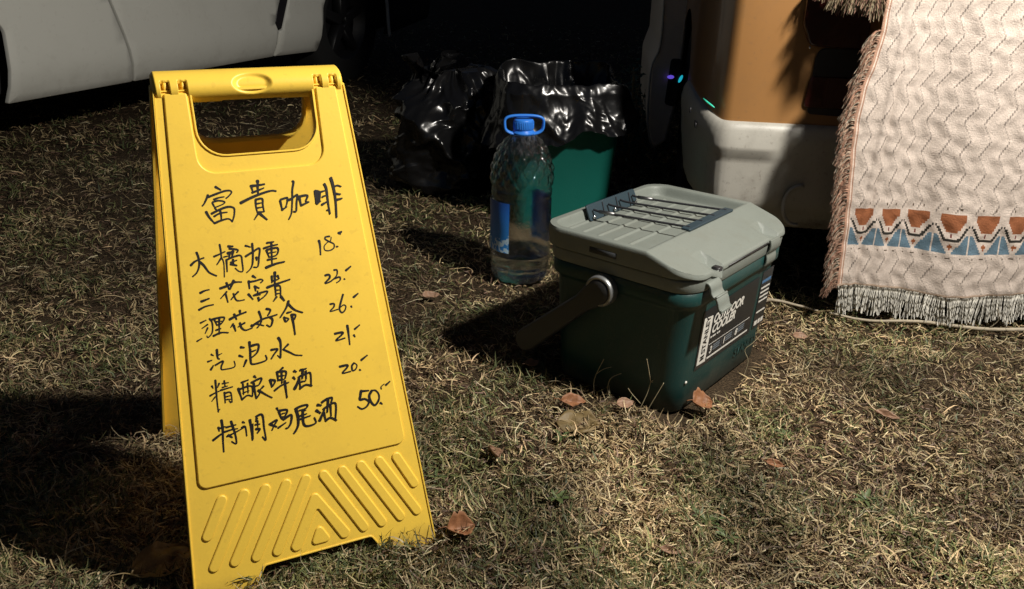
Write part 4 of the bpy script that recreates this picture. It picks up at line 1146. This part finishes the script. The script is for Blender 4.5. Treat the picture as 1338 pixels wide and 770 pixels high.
# woven design, one colour per stitch
T = np.zeros((NZ, NU, 3))
base = np.array([.52, .445, .39])
ss, zz = np.meshgrid((np.arange(NU) + .5) * CELL, (np.arange(NZ) + .5) * CELL)
rn = rng.random(ss.shape)
T[:] = base * (0.93 + .10 * rn[..., None])
per = .064; amp = .0078; sp = .0325
tri = np.abs(((zz / per) % 1) * 2 - 1) * 2 - 1
ph = (ss - amp * tri + .004) / sp
fr = np.abs(ph - np.round(ph)) * sp
dash = ((zz / .0104) % 1 < .80)
slope_up = ((zz / per) % 1) < .5
ln = (fr < .0013) & (dash | (((zz / per) % 1) >= .5))
T[ln & slope_up] = base * .74; T[ln & ~slope_up] = base * .46
pale = (fr > .0014) & (fr < .006)
T[pale] *= 1.10
# motif band
b0 = .0910
per_m = .0600; cxm = ((ss - .0105) % per_m) / per_m - .5
Xu = np.round(np.abs(cxm) * 22) * 6.6
Yc = np.floor((.258 - CZ0 - zz) / CELL) * 6.07
inb = (Yc >= -10) & (Yc <= 200)
T[inb] = base * 1.06
rust = (Yc >= 0) & (Yc < 80) & (Xu <= 45 - np.floor(np.maximum(0, Yc - 20) / 12) * 6.6 + 3)
zx = 64 - np.floor((Yc - 44) / 12) * 6.9
zig = (Yc >= 44) & (Yc < 122) & (np.abs(Xu - zx) < 4.5)
zig |= (Yc >= 115) & (Yc < 122) & (Xu < 22)
blue = (Yc >= 92) & (Yc < 186) & (Xu < 68) & (Xu > 10 + np.floor((186 - Yc) / 12) * 6.6)
blue &= (Yc > 118) | (Xu > zx + 11)
T[rust] = np.array([.27, .10, .045]); T[blue] = np.array([.11, .175, .225]); T[zig] = np.array([.030, .028, .024])
T[(Xu < 5) & (Yc >= 85) & (Yc < 104)] = np.array([.12, .015, .012])
T[(Xu + np.abs(Yc - 150) < 14)] = np.array([.27, .09, .035])
T[((Yc >= -34) & (Yc < -22) & (np.abs(Xu - 26) < 4)) | ((Yc >= 205) & (Yc < 211) & ((Xu < 8) | (np.abs(Xu - 46) < 4)))] = np.array([.10, .075, .055])
# striped selvedge down the left side
for a, b, c in ((0, .0045, (.40, .24, .17)), (.0045, .0075, (.62, .50, .42)), (.0075, .0110, (.34, .20, .14))):
    T[(ss >= a) & (ss < b)] = c
T[:2] = (.45, .34, .26)
T *= (.93 + .14 * rng.random(T.shape[:2]))[..., None]
cloth = tag(empty('hanging_cloth', tuple(Q0), 0), 'cream woven cloth with rust and blue triangles and long fringes, hanging at the right', 'cloth')
Vl = V - np.array([Q0.x, Q0.y, 0])
o = fast_mesh('woven_panel', Vl, F, CLOTHM, cloth, T.reshape(-1, 3), True)
so = o.modifiers.new('thick', 'SOLIDIFY'); so.thickness = .0014; so.offset = 1

def strands(name, roots, dirs, lens, cols, parent, org, sag=1.0, rad=.00055, seg=6, curl=.25):
    VV = []; FF = []; TT = []
    for p, d, L, c in zip(roots, dirs, lens, cols):
        p = Vector(p) - org; d = Vector(d).normalized()
        sx = rng.normal() * curl; sy = rng.normal() * curl; r = rad * (0.8 + .7 * rng.random())
        base_i = len(VV)
        for k in range(seg + 1):
            rr = r * (1 - .35 * k / seg)
            for j in range(3):
                a = 2 * pi * j / 3 + k
                VV.append((p.x + rr * cos(a), p.y + rr * sin(a) * (1 if abs(d.z) > .5 else .4), p.z + (0 if abs(d.z) > .5 else rr * sin(a))))
            TT += [c] * 3
            d = (d + Vector((sx * .25 * sin(k * 1.3 + sy * 8), sy * .2, -.16 * sag))).normalized()
            p = p + d * (L / seg)
        for k in range(seg):
            for j in range(3):
                a = base_i + k * 3 + j; b = base_i + k * 3 + (j + 1) % 3
                FF.append((a, b, b + 3, a + 3))
    return tag(fast_mesh(name, np.array(VV), np.array(FF), FRINGEM, parent, np.array(TT), True), kind='stuff')
# bottom fringe
R_, D_, L_, C_ = [], [], [], []
for k in range(1350):
    s = rng.random() * NU * CELL; cl_ = round(s / .0062) * .0062; s2 = cl_ + (s - cl_) * .18
    hem = -.010 * s + .004 * sin(s * 17 + 1)
    p = cpos(eu(CZ0) + s, CZ0 + hem + .001, rng.normal() * .0012)
    R_.append(p); lean = .28 * sin(cl_ * 61) + .22 * sin(cl_ * 143 + 1) + (s2 - s) * 26
    D_.append((lean * .55 + rng.normal() * .07, rng.normal() * .09 - .05, -1)); L_.append(.048 + .014 * rng.random() + .006 * sin(cl_ * 90))
    w = .7 + .35 * rng.random(); C_.append((.9 * w, .87 * w, .78 * w))
strands('bottom_fringe', R_, D_, L_, C_, cloth, Q0, rad=.0010)
# side fringe
R_, D_, L_, C_ = [], [], [], []
for k in range(1250):
    z = CZ0 - .002 + rng.random() ** .95 * .52
    zc = round(z / .009) * .009; lean = .5 * sin(zc * 88) + .35 * sin(zc * 203 + 2)
    p = cpos(eu(z) + .001, z, rng.normal() * .001)
    R_.append(p); D_.append((-1, -.12 + rng.normal() * .16, .22 + lean * .35 + (zc - z) * 34 + rng.normal() * .12)); L_.append(.030 + .016 * rng.random())
    w = .6 + .7 * rng.random(); C_.append([(.36 * w, .19 * w, .13 * w), (.46 * w, .40 * w, .31 * w), (.30 * w, .20 * w, .15 * w), (.42 * w, .26 * w, .18 * w)][rng.integers(4)])
strands('side_fringe', R_, D_, L_, C_, cloth, Q0, sag=2.3)
# top of the cloth, over the board and down its left end
mb = MB(); rows = []
ztop = CZ0 + NZ * CELL
prof = [(0, ztop - .002), (0, ztop + .012), (.004, ztop + .018), (.03, ztop + .020), (.13, ztop + .020)]
for (b, z) in prof:
    rows.append([tuple(Q0 * 0 + (Vector(cpos(eu(.7) + s, min(z, .74))) - Q0) * 1 + QN * b + Vector((0, 0, 0))) for s in np.linspace(0, 1.09, 60)])
loft(mb, rows, False)
rows = []
for j in range(9):
    t = j / 8; row = []
    for i in range(25):
        q = i / 24
        u = .056 - .016 * t - .075 * q * (1 - .2 * t) ; b = .0 + .13 * q + .010 * sin(q * 14 + t * 2) * t
        z = ztop + .020 - (.075 - .022 * q) * t + .006 * sin(q * 9) * t
        p = QD * (u + .010 * sin(q * 19) * t) + QN * b
        row.append((p.x, p.y, z))
    rows.append(row)
loft(mb, rows, False)
topc = mb.build('folded_top', mat('cream_cotton', (.50, .42, .37), .85, spec=.15, bump=.6, bump_scale=420, noise_amt=.08, noise_scale=90), cloth)
sd = topc.modifiers.new('thick', 'SOLIDIFY'); sd.thickness = .0014
R_, D_, L_, C_ = [], [], [], []
for k in range(900):
    q = rng.random(); u = .040 - .060 * q + .010 * sin(q * 19); b = .13 * q
    z = ztop + .020 - .075 + .022 * q + .006 * sin(q * 9)
    p = Q0 + QD * u + QN * b; p.z = z + .002
    qc = round(q / .05) * .05
    R_.append(tuple(p)); D_.append((-.25 + .5 * sin(qc * 40) + rng.normal() * .22, -.35 + rng.normal() * .2, -1)); L_.append(.030 + .030 * rng.random())
    w = .5 + .6 * rng.random(); C_.append([(.40 * w, .33 * w, .22 * w), (.30 * w, .23 * w, .14 * w), (.36 * w, .2 * w, .15 * w)][rng.integers(3)])
strands('corner_fringe', R_, D_, L_, C_, cloth, Q0, sag=.6)
tb = tag(empty('serving_table', tuple(Q0), QA), 'narrow board table behind the hanging cream cloth, between it and the orange van', 'table')
mb = MB(); box(mb, .025, 1.10, .014, .122, .700, .7245, .003); mb.build('tabletop', WOOD, tb)
for x in (.16, 1.04):
    for y in (.030, .108):
        mb = MB(); tube(mb, [(x, y, -.004), (x, y, .701)], .009, 10); mb.build('leg', STEEL, tb)

# ------------------------------------------------------------------ litter on the ground
def gzf(x, y): return float(gz(x, y))
def leaf(x, y, L, W, rz, tilt, curl, m, label, group=None, zoff=.008, lobes=0, seed=0, roll=0, cat='fallen leaf'):
    n, k = 18, 10; V = []; F = []
    for i in range(n + 1):
        t = i / n
        w = W * (sin(pi * t ** .8) ** .75) * (1 + (.22 * abs(sin(t * pi * (lobes + .5))) if lobes else 0)) if 0 < t < 1 else W * .02
        for j in range(k + 1):
            s = j / k * 2 - 1
            xx = (t - .5) * L; yy = s * w * .5 * (1 + .16 * noise.noise(Vector((t * 9, s * 2, seed))))
            z = curl * L * (.9 * s * s * .35 * (w / W) + .55 * (t - .5) ** 2) + .11 * L * noise.noise(Vector((t * 3.5, s * 2.0, seed + 3))) + .018 * L * abs(sin(t * 26 + abs(s) * 5)) * (1 - abs(s)) - (.02 * L * math.exp(-(s * 6) ** 2))
            V.append((xx, yy, z))
    for i in range(n):
        for j in range(k):
            a = i * (k + 1) + j; F.append((a, a + 1, a + k + 2, a + k + 1))
    mb = MB(); mb.add(V, F)
    o = mb.build('fallen_leaf', m)
    so = o.modifiers.new('thick', 'SOLIDIFY'); so.thickness = .0005
    mb = MB(); tube(mb, smooth_curve([(-.5 * L, 0, curl * L * .14), (-.62 * L, .02 * L, curl * L * .2 + .05 * L), (-.78 * L, .07 * L, .10 * L)], 4), .0008, 5)
    st = mb.build('stalk', m, o)
    mb = MB(); tube(mb, [V[i * (k + 1) + k // 2] for i in range(0, n + 1, 3)], .0007, 5); mb.build('midrib', m, o)
    o.location = (x, y, gzf(x, y) + zoff); o.rotation_euler = (roll, tilt, rz)
    return tag(o, label, cat, group)
leaf(.326, 1.248, .042, .036, .5, .2, .9, LEAFD, 'curled orange leaf lying against the foot of the cooler box', zoff=.024, lobes=3, seed=1, roll=.5)
leaf(.117, 1.185, .078, .046, -.15, -.05, .25, LEAFO, 'large flat olive-brown leaf in the grass in front of the cooler', zoff=.010, lobes=2, seed=2, roll=.25)
leaf(.108, 1.240, .044, .026, .2, .1, .5, LEAFD, 'small orange-brown leaf just behind the large olive-brown leaf', zoff=.022, seed=3, roll=.4)
leaf(-.022, 1.088, .050, .021, 1.9, .25, .6, LEAFP, 'narrow pinkish-brown curled leaf between the sign and the cooler', zoff=.020, seed=4, roll=.3)
leaf(-.063, .905, .042, .030, .6, .25, 1.2, LEAFD, 'small pale orange leaf at the right foot of the yellow sign', zoff=.013, lobes=2, seed=5, roll=.5)
leaf(.618, 1.496, .026, .022, 1.2, .4, .5, LEAFP, 'small pale pink leaf in the lit grass below the cloth', zoff=.022, seed=6, roll=.5)
leaf(.588, 1.545, .032, .018, .1, .1, .5, LEAFP, 'tan leaf near the right corner of the cooler', zoff=.020, seed=7, roll=.5)
leaf(-.425, .832, .090, .048, .9, .15, .35, LEAFO, 'big dull brown leaf in the shade left of the foot of the yellow sign', zoff=.018, seed=8, roll=.4)
leaf(.405, 1.075, .028, .014, -.3, .1, .6, LEAFD, 'small rusty leaf in the grass at the middle right', zoff=.020, seed=9, roll=.4)
leaf(.640, 1.235, .040, .014, -.5, .1, .6, LEAFP, 'slim tan leaf in the grass at the far right', zoff=.020, seed=10, roll=.4)
leaf(.215, .882, .028, .012, -.2, .1, .6, LEAFP, 'slim pink-brown leaf at the bottom middle of the lawn', zoff=.020, seed=11, roll=.4)
leaf(.040, 1.375, .030, .020, .7, .1, .5, LEAFP, 'brown leaf in the grass below the cooler handle', zoff=.020, seed=12, roll=.4)
leaf(.195, 1.235, .034, .020, .4, .1, .5, LEAFP, 'pale brown leaf against the dark short side of the cooler', zoff=.020, seed=13, roll=.6)
leaf(-.180, 1.70, .040, .022, .4, .1, .5, LEAFP, 'brown leaf in the dim grass left of the water bottle', zoff=.018, seed=14, roll=.4)

def twig(name, P, r, label, cat, m=STICK, offs=()):
    pts = smooth_curve([(x, y, gzf(x, y) + z) for x, y, z in P], 6)
    n = len(pts); mb = MB(); tube(mb, [p + Vector((0, 0, .0008 * noise.noise(p * 60))) for p in pts], [r * (1 - .45 * i / n) for i in range(n)], 7)
    for Pb, rb in offs: tube(mb, smooth_curve([(x, y, gzf(x, y) + z) for x, y, z in Pb], 4), rb, 5)
    return tag(mb.build(name, m), label, cat)
twig('long_twig', [(1.14, 1.585, .030), (1.0, 1.600, .022), (.86, 1.615, .027), (.76, 1.628, .022), (.68, 1.645, .026)], .0045, 'long thin pale twig lying on the grass under the hanging cloth', 'twig',
     offs=[([(1.0, 1.6, .024), (1.01, 1.59, .05), (1.0, 1.588, .075)], .0009)])
twig('short_twig', [(.545, 1.66, .045), (.58, 1.70, .030), (.62, 1.685, .026), (.665, 1.668, .020)], .0042, 'short bent pale stick beside the far corner of the cooler', 'twig')
twig('dark_twig', [(.66, 1.665, .020), (.72, 1.66, .028), (.80, 1.67, .022), (.86, 1.655, .024)], .0022, 'thin dark twig in the shade behind the long pale twig', 'twig', LEAFO)

def sprig(x, y, stems, label, m=STRAWM):
    mb = MB()
    for P, r in stems:
        pts = smooth_curve([(x + a, y + b, gzf(x, y) + c) for a, b, c in P], 5)
        n = len(pts); tube(mb, pts, [r * (1 - .5 * i / n) for i in range(n)], 5)
    return tag(mb.build('grass_sprig', m), label, 'grass stalk', 'tall grass stalks round the cooler')
sprig(.225, 1.255, [([(0, 0, 0), (.010, 0, .030), (.014, 0, .052)], .0009), ([(.014, 0, .052), (.008, -.004, .078), (.003, -.004, .098)], .0008),
                     ([(.014, 0, .052), (.030, 0, .068), (.044, 0, .080)], .0008), ([(.014, 0, .052), (.035, 0, .054), (.060, 0, .053)], .0007), ([(0, 0, .01), (-.016, -.004, .030), (-.024, -.005, .042)], .0008), ([(.01, -.01, .0), (.022, -.012, .03), (.034, -.012, .058)], .0009)],
      'forked tall stalk of dry grass at the front corner of the cooler')
sprig(.150, 1.295, [([(0, 0, 0), (-.002, 0, .035), (.012, 0, .075)], .0009), ([(0, 0, .045), (.012, 0, .055), (.026, 0, .060)], .0007), ([(.022, 0, 0), (.025, 0, .035), (.045, 0, .048), (.055, 0, .050)], .0010)],
      'pair of bent dry grass stalks against the short dark side of the cooler')
sprig(.438, 1.395, [([(.0, 0, 0), (.005, 0, .035), (-.004, 0, .058), (.008, -.002, .074), (.030, .004, .098)], .0008)], 'single thin pale stalk curling up past the printed label of the cooler')
sprig(-.66, .96, [([(0, 0, 0), (.004, 0, .03), (-.002, 0, .06)], .0009), ([(.002, 0, .02), (.02, -.01, .035), (.035, -.02, .050)], .0008)], 'forked grass stalk in the shade at the left edge')

def weed(x, y, s, n, label, seed):
    r = empty('lawn_weed', (x, y, gzf(x, y) + .006), seed)
    tag(r, label, 'weed', 'small green weeds in the lawn')
    rnd = random.Random(seed)
    for k in range(n):
        a = 2 * pi * k / n + rnd.uniform(-.3, .3); L = s * .8 * rnd.uniform(.6, 1.2); W = L * rnd.uniform(.22, .34); el = rnd.uniform(.15, .6)
        V = []; F = []
        for i in range(7):
            t = i / 6; w = W * sin(pi * min(1, t * .92 + .06)) ** .8; h = L * (t * sin(el) - .45 * t * t * sin(el)); d = L * t * cos(el * .7)
            for j, sj in ((0, -1), (1, 0), (2, 1)):
                V.append((d * cos(a) - sj * w * .5 * sin(a), d * sin(a) + sj * w * .5 * cos(a), h + abs(sj) * w * .18 + .007))
        for i in range(6):
            for j in range(2):
                q = i * 3 + j; F.append((q, q + 1, q + 4, q + 3))
        mesh('leaf', V, F, WEED, r)
    return r
weed(.278, .950, .030, 8, 'broad-leaved green weed in the bottom middle of the lawn, right of centre', 3)
weed(.300, .915, .028, 6, 'small green weed just below the broad-leaved one', 4)
weed(.070, .985, .030, 7, 'low green weed between the yellow sign and the lower middle', 5)
weed(.085, 1.150, .022, 5, 'tiny green weed left of the large olive-brown leaf', 6)
weed(-.105, 1.030, .022, 4, 'single-leaved green weed against the right edge of the yellow sign', 8)
weed(.520, 1.010, .030, 7, 'green weed in the lower right of the lawn', 9)
weed(.455, 1.19, .024, 6, 'green weed in the grass right of the cooler', 10)

# low bush beside the van
bush = tag(empty('dark_bush', (.40, 2.95, 0), 0), 'low dark bush growing between the green bin and the van', 'bush')
rb = random.Random(5); VV = []; FF = []
stems = MB()
for k in range(60):
    a = rb.uniform(0, 2 * pi); R = rb.uniform(.05, .24); h = rb.uniform(.10, .36) * (1.1 - R * 1.6)
    end = Vector((R * cos(a), R * sin(a) * .8, max(.05, h)))
    tube(stems, smooth_curve([(end.x * .15, end.y * .15, 0), (end.x * .6, end.y * .6, end.z * .7), tuple(end)], 3), .0018, 4)
    for q in range(26):
        t = rb.uniform(.3, 1.08); c = Vector((end.x * t, end.y * t, end.z * (t ** .8))) + Vector((rb.gauss(0, .018), rb.gauss(0, .018), rb.gauss(0, .018)))
        L = rb.uniform(.012, .026); W = L * .5
        ax = Vector((rb.gauss(0, 1), rb.gauss(0, 1), rb.gauss(0, .6))).normalized(); bx = ax.cross(Vector((rb.gauss(0, 1), rb.gauss(0, 1), rb.gauss(0, 1)))).normalized()
        b0_ = len(VV); cz_ = ax.cross(bx) * W * .25
        VV += [tuple(c), tuple(c + ax * L * .5 + bx * W * .5 + cz_), tuple(c + ax * L), tuple(c + ax * L * .5 - bx * W * .5 + cz_)]
        FF += [(b0_, b0_ + 1, b0_ + 2), (b0_, b0_ + 2, b0_ + 3)]
tag(mesh('foliage', VV, FF, BUSHM, bush, False), kind='stuff')
stems.build('stems', LEAFO, bush)

# ------------------------------------------------------------------ lawn: dry, trampled blades
def keep(x, y):
    k = np.ones(len(x), bool)
    dx, dy = x - .2797, y - 1.2044
    lx = dx * cos(CY) + dy * sin(CY); ly = -dx * sin(CY) + dy * cos(CY)
    k &= ~((lx > -.008) & (lx < .362) & (ly > -.014) & (ly < .268))
    k &= ~(np.hypot(x - .016, y - 1.855) < .062)
    k &= ~(np.hypot((x + .195) / .17, (y - 2.66) / .17) < 1)
    k &= ~((np.abs(x - .122) < .12) & (np.abs(y - 2.375) < .1))
    for lx0 in (-.118, .118):
        for s_ in (-1, 1):
            fx = -.322 + cos(SY) * lx0 + sin(SY) * SOFF * s_; fy = 1.0195 + sin(SY) * lx0 - cos(SY) * SOFF * s_
            ax = (x - fx) * cos(SY) + (y - fy) * sin(SY); ay = -(x - fx) * sin(SY) + (y - fy) * cos(SY)
            k &= ~((np.abs(ax) < .036) & (np.abs(ay) < .007))
    return k
def blades(N, name, kind, lmin, lmax, tilt, width, cols, seed, clump=None):
    g = np.random.default_rng(seed)
    u = g.random(N * 2)
    y0, y1, e = .55, 9.0, 1.15      # density falls with distance
    y = (y0 ** -e + u * (y1 ** -e - y0 ** -e)) ** (-1 / e)
    x = (g.random(N * 2) * 2 - 1) * (.70 * y + .40) + .02 * y
    k = keep(x, y)
    if clump is not None: k &= g.random(N * 2) < clump(x, y)
    x = x[k][:N]; y = y[k][:N]; n = len(x)
    sc = np.clip(y / 1.5, 1, 3.2) ** .8
    L = (lmin + (lmax - lmin) * g.random(n) ** 1.6) * sc ** .5
    W = width * (.6 + .8 * g.random(n)) * sc
    phi = vnoise(x, y, .045, 61) * 4 * pi + g.normal(0, 1.0, n)      # neighbours are trodden the same way
    th = np.radians(tilt[0] + (tilt[1] - tilt[0]) * g.random(n))
    ka = g.normal(0, .35, n); tau = g.normal(0, .55, n); roll = g.normal(0, .8, n)
    z = gz(x, y) + g.random(n) ** 1.4 * .016
    P = np.stack([x, y, z], -1); out = []
    S = 3
    for s in range(S + 1):
        d = np.stack([np.sin(th) * np.cos(phi), np.sin(th) * np.sin(phi), np.cos(th)], -1)
        side = np.stack([-np.sin(phi) * np.cos(roll), np.cos(phi) * np.cos(roll), np.sin(roll) * np.sin(th)], -1)
        w = W * (1, .95, .7, 0)[s]
        if s < S: out += [P - side * w[:, None] / 2, P + side * w[:, None] / 2]
        else: out.append(P.copy())
        P = P + d * (L / S)[:, None]
        P[:, 2] = np.maximum(P[:, 2], gz(P[:, 0], P[:, 1]) + .0015)
        th = th + ka + .22; phi = phi + tau
    V = np.stack(out, 1).reshape(-1, 3)
    b = (np.arange(n) * 7)[:, None]
    q = np.concatenate([b + np.array([0, 1, 3, 2]), b + np.array([2, 3, 5, 4])]); t = b + np.array([4, 5, 6])
    cols = np.array(cols); ci = g.integers(0, len(cols), n)
    pn = vnoise(x, y, .10, 21); 
    c = cols[ci] * (.65 + .75 * g.random(n))[:, None]
    c *= (.42 + .95 * vnoise(x, y, .14, 31))[:, None] * (.75 + .5 * vnoise(x, y, .04, 33))[:, None]
    T_ = np.repeat(c, 7, 0)
    return tag(fast_mesh(name, V, (q, t), GRASSM, None, T_), kind=kind)
green_patch = lambda x, y: .12 + .95 * np.clip((vnoise(x, y, .13, 41) - .45) * 3.5, 0, 1)
straw_patch = lambda x, y: .35 + .65 * np.clip((vnoise(x, y, .11, 51) - .3) * 2.5, 0, 1)
blades(145000, 'dry_grass', 'stuff', .013, .038, (45, 92), .0018, [(.41, .32, .17), (.33, .25, .13), (.52, .43, .25), (.26, .19, .10), (.45, .32, .18)], 1, straw_patch)
blades(108000, 'dead_grass', 'stuff', .010, .030, (60, 95), .0018, [(.12, .07, .04), (.085, .05, .03), (.17, .11, .065), (.16, .10, .07)], 2)
blades(100000, 'green_grass', 'stuff', .014, .036, (25, 80), .0019, [(.10, .12, .045), (.075, .095, .04), (.15, .16, .06), (.21, .20, .08)], 3, green_patch)
blades(8500, 'grass_stalks', 'stuff', .030, .065, (58, 90), .0015, [(.44, .36, .21), (.36, .28, .16), (.52, .45, .29)], 4)
